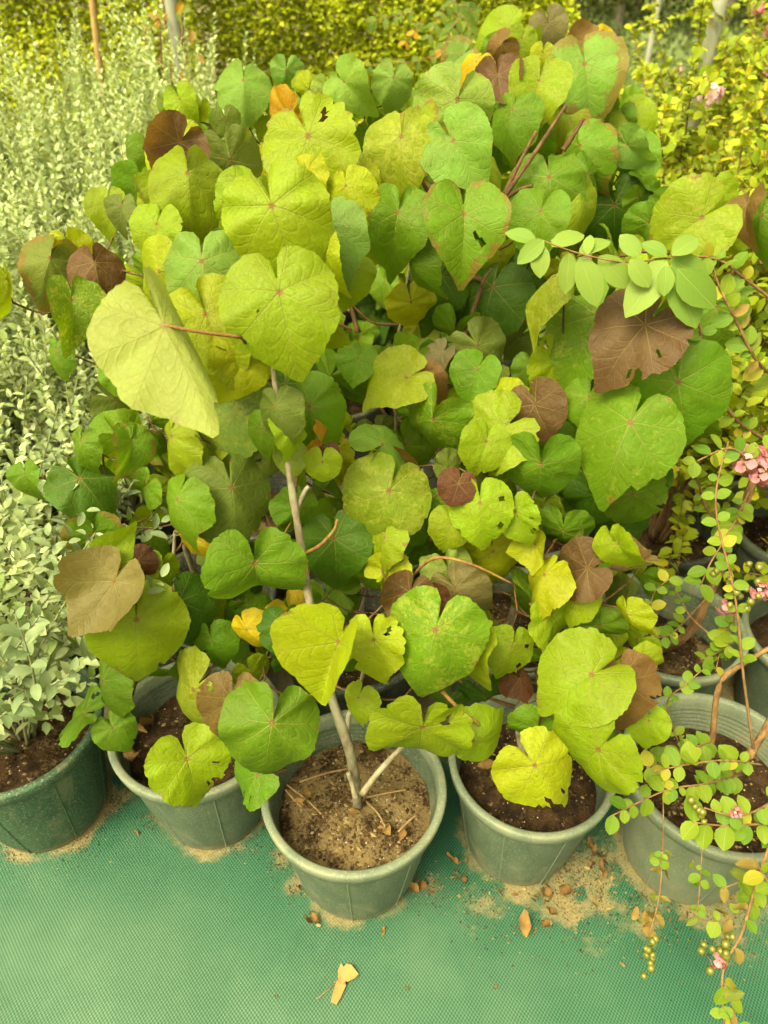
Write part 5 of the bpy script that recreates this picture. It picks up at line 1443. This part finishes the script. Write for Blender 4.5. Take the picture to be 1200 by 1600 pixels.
# ------------------------------------------------------------------ litter on the cloth and soil
def dead_mesh(seed, mat, curl=0.9):
    me = heart_mesh(seed, fold=0.35, dome=-0.5, tipdroop=-0.5, wave=0.16, tip=1.0, bites=5, curl=curl)
    me.materials.clear(); me.materials.append(M[mat]); return me
DEAD = [small_leaf_mesh('dead_leaf', 0.40 + 0.16 * (i % 3), 1.3 - 0.5 * (i % 2), (-0.6, 0.7, -1.1)[i % 3], 'dead', wave=0.16 + 0.05 * (i % 3)) for i in range(6)]

def ragged_leaf():
    out = [(-.10, .52), (-.02, .44), (.06, .52), (.20, .48), (.42, .30), (.34, .16), (.16, .10), (.10, -.10), (.03, -.34), (-.06, -.50), (-.22, -.46), (-.20, -.22), (-.17, -.06), (-.21, .02), (-.12, .12), (-.16, .34)]
    V, F = [(0, 0, .04)], []
    n = len(out)
    for ringk in (0.5, 1.0):
        for x, y in out:
            V.append((x * ringk, y * ringk, 0.06 + 0.16 * mnoise.noise(Vector((x * 5 * ringk, y * 5 * ringk, 3))) + 0.10 * ringk * abs(x)))
    for k in range(n):
        k2 = (k + 1) % n
        F += [(0, 1 + k2, 1 + k), (1 + k, 1 + k2, 1 + n + k2, 1 + n + k)]
    me = mesh_from('ragged_leaf', V, F, smooth=True); me.materials.append(M['dead_pale']); return me
c = at_z(534, 1540, GZ)
dl = link('dead_leaf', ragged_leaf())
dl.location = (c.x, c.y, GZ + 0.001); dl.scale = (0.072,) * 3; dl.rotation_euler = (0, 0, -0.12)
tag(dl, 'pale tan ragged dead leaf with a stalk lying alone on the green cloth', 'dead leaf', 'dead leaves on the ground')
V, F = tube_geo([Vector((-.16, .02, .06)), Vector((-.38, -.20, .05)), Vector((-.62, -.42, .03))], [.016, .013, .010], 6)
link('stalk', mesh_from('stalk', V, F), dl, M['straw'])

litter = [(668, 1388, .035, 'curled brown dead leaf by the right foot of the foremost pot'), (655, 1396, .028, 'small brown dead leaf touching the foremost pot'), (500, 1438, .03, 'thin dry leaf tucked under the left foot of the foremost pot'),
          (464, 1392, .018, 'dry crumb of leaf left of the foremost pot'), (822, 1468, .036, 'curled brown dead leaf at the lower end of the litter trail'), (846, 1440, .024, 'dead leaf in the litter trail above the curled one'),
          (852, 1420, .028, 'dead leaf in the middle of the litter trail'), (862, 1400, .026, 'dead leaf in the litter trail right of the pot foot'), (876, 1386, .034, 'pale dead leaf at the upper right of the litter trail'),
          (850, 1380, .026, 'dead leaf close against the right middle pot'), (716, 1352, .03, 'dead leaf wedged left of the right middle pot'), (724, 1370, .024, 'small dead leaf at the left foot of the right middle pot'),
          (940, 1350, .034, 'dark dead leaf left of the pale right pot'), (946, 1375, .03, 'dead leaf beside the foot of the pale right pot'), (930, 1335, .026, 'dead leaf between the two right front pots'),
          (1100, 1410, .036, 'orange brown leaf in front of the pale right pot'), (719, 1398, .012, 'tiny pink leaf scrap on the cloth'), (598, 1463, .012, 'tiny tan scrap below the foremost pot'),
          (636, 1542, .009, 'tiny brown scrap right of the pale dead leaf'), (776, 1540, .012, 'small brown scrap far right of the pale dead leaf'), (430, 1555, .009, 'dark crumb left of the pale dead leaf'), (976, 1512, .012, 'pinkish scrap below the trailing twigs'),
          (218, 1306, .014, 'tiny sprouting green leaf scrap on the cloth between the left pots')]
for u, v, s, lab in litter:
    p = at_z(u, v, GZ)
    o = link('dead_leaf', RNG.choice(DEAD))
    o.matrix_basis = frame_matrix(Vector((p.x, p.y, GZ + s * 0.22)), Vector((RNG.uniform(-1, 1), RNG.uniform(-1, 1), 0)), Vector((RNG.uniform(-.4, .4), RNG.uniform(-.4, .4), 1)), s)
    tag(o, lab, 'dead leaf', 'dead leaves on the ground')

lr = random.Random(77)
recs = []
for u, v, sx, sy, n_ in ((860, 1395, 14, 28, 46), (940, 1365, 14, 24, 60), (1010, 1415, 40, 10, 40), (716, 1362, 8, 18, 22), (665, 1392, 10, 6, 14), (495, 1436, 14, 6, 12), (800, 1396, 40, 4, 26), (1120, 1425, 40, 12, 26), (1180, 1395, 20, 14, 20)):
    for _ in range(n_ // 2):
        p = at_z(lr.gauss(u, sx), lr.gauss(v, sy), GZ)
        if any(math.hypot(p.x - q[0], p.y - q[1]) < POT_B * q[2] + 0.004 for q in POTS[:8]): continue
        recs.append(((p.x, p.y, GZ + lr.uniform(.003, .009)), (lr.uniform(-1, 1), lr.uniform(-1, 1), lr.uniform(-.15, .3)), Vector((lr.uniform(-.6, .6), lr.uniform(-.6, .6), 1)), lr.uniform(.006, .018), lr.uniform(.2, .5)))
M['litter'] = mat_small_leaf('litter_flake', (0.07, 0.035, 0.014), (0.26, 0.16, 0.06), (0.36, 0.26, 0.11), 0.15, 0.9, 0.05)
tag(link('leaf_litter', joined_leaves('leaf_litter', recs, 'litter')), 'brown leaf litter gathered between the right pots', 'litter', kind='stuff')

# dead leaves and roots lying on the soil of the pots
def on_soil(u, v, s, pot, label, mesh=None):
    x, y, sc = POTS[pot][:3]
    p = at_z(u, v, (SOIL_Z + 0.006) * sc)
    o = link('dead_leaf', mesh or RNG.choice(DEAD))
    o.matrix_basis = frame_matrix(Vector((p.x, p.y, (SOIL_Z + 0.006) * sc + s * 0.2)), Vector((RNG.uniform(-1, 1), RNG.uniform(-1, 1), 0)), Vector((RNG.uniform(-.5, .5), RNG.uniform(-.8, .1), 1)), s)
    tag(o, label, 'dead leaf', 'dead leaves on the soil')
for u, v, s, pot, lab in [(610, 1308, .036, 2, 'brown dead leaf by the front rim inside the foremost pot'), (634, 1298, .022, 2, 'reddish dead leaf by the front rim inside the foremost pot'), (484, 1236, .034, 2, 'curled dead leaf at the left side of the foremost pot soil'),
                          (456, 1256, .03, 2, 'tan dead leaf against the left rim of the foremost pot'), (545, 1268, .026, 2, 'tan scrap at the foot of the pale trunk'),
                          (232, 1150, .06, 1, 'orange brown dead leaf on the soil of the second front pot'), (215, 1180, .045, 1, 'brown dead leaf at the left of the second front pot soil'), (262, 1170, .04, 1, 'small dead leaf under the marbled leaf'),
                          (372, 980, .07, 8, 'crumpled dead leaves on the shaded pot behind'), (350, 990, .06, 8, 'dead leaf at the rim of the shaded pot behind'),
                          (770, 1220, .035, 3, 'tan dead leaf on the soil of the right middle pot'), (745, 1200, .03, 3, 'small dead leaf at the back of the right middle pot soil')]:
    on_soil(u, v, s, pot, lab)

# dry roots and straws on the soil of the foremost pot
for pts, lab in [([(468, 1222), (510, 1208), (560, 1198)], 'long pale dry straw across the back of the foremost pot soil'), ([(448, 1226), (480, 1250), (502, 1272)], 'brown dry stalk on the left of the foremost pot soil'),
                 ([(572, 1246), (600, 1240), (634, 1234)], 'pale root reaching right from the trunk foot'), ([(572, 1252), (590, 1270), (602, 1292)], 'thin root curving towards the front rim'),
                 ([(622, 1300), (640, 1282), (650, 1274)], 'reddish stalk near the front rim of the foremost pot'), ([(446, 1234), (462, 1252), (472, 1262)], 'short curled straw by the left rim of the foremost pot')]:
    P = [at_z(u, v, SOIL_Z + 0.016) for u, v in pts]
    org = P[0].copy()
    V, F = tube_geo([p - org for p in smooth_path(P, 5)], 0.0022, 5)
    o = link('dry_straw', mesh_from('dry_straw', V, F), None, M['straw'])
    o.location = org
    tag(o, lab, 'straw', 'dry straws on the soil')

# grains and crumbs of spilled soil lying over the cloth
gr = random.Random(9)
V, F = [], []
for c, r, w in spots:
    for _ in range(int(420 * r * w / 0.06)):
        x, y = gr.gauss(c.x, r * .55), gr.gauss(c.y, r * .55)
        if any(math.hypot(x - p[0], y - p[1]) < POT_B * p[2] for p in POTS[:8]): continue
        s = gr.uniform(.0006, .0022)
        o = len(V)
        z = cloth_z(x, y) + s * .4
        for dx, dy, dz in ((1, 0, 0), (0, 1, 0), (-1, 0, 0), (0, -1, 0), (0, 0, .7), (0, 0, -.7)):
            V.append((x + dx * s * gr.uniform(.6, 1.5), y + dy * s * gr.uniform(.6, 1.5), z + dz * s))
        for k in range(4): F += [(o + k, o + (k + 1) % 4, o + 4), (o + (k + 1) % 4, o + k, o + 5)]
tag(link('spilled_soil', mesh_from('spilled_soil', V, F, smooth=False), None, M['crumb']), 'spilled soil grains and crumbs over the cloth round the pots', 'soil', kind='stuff')
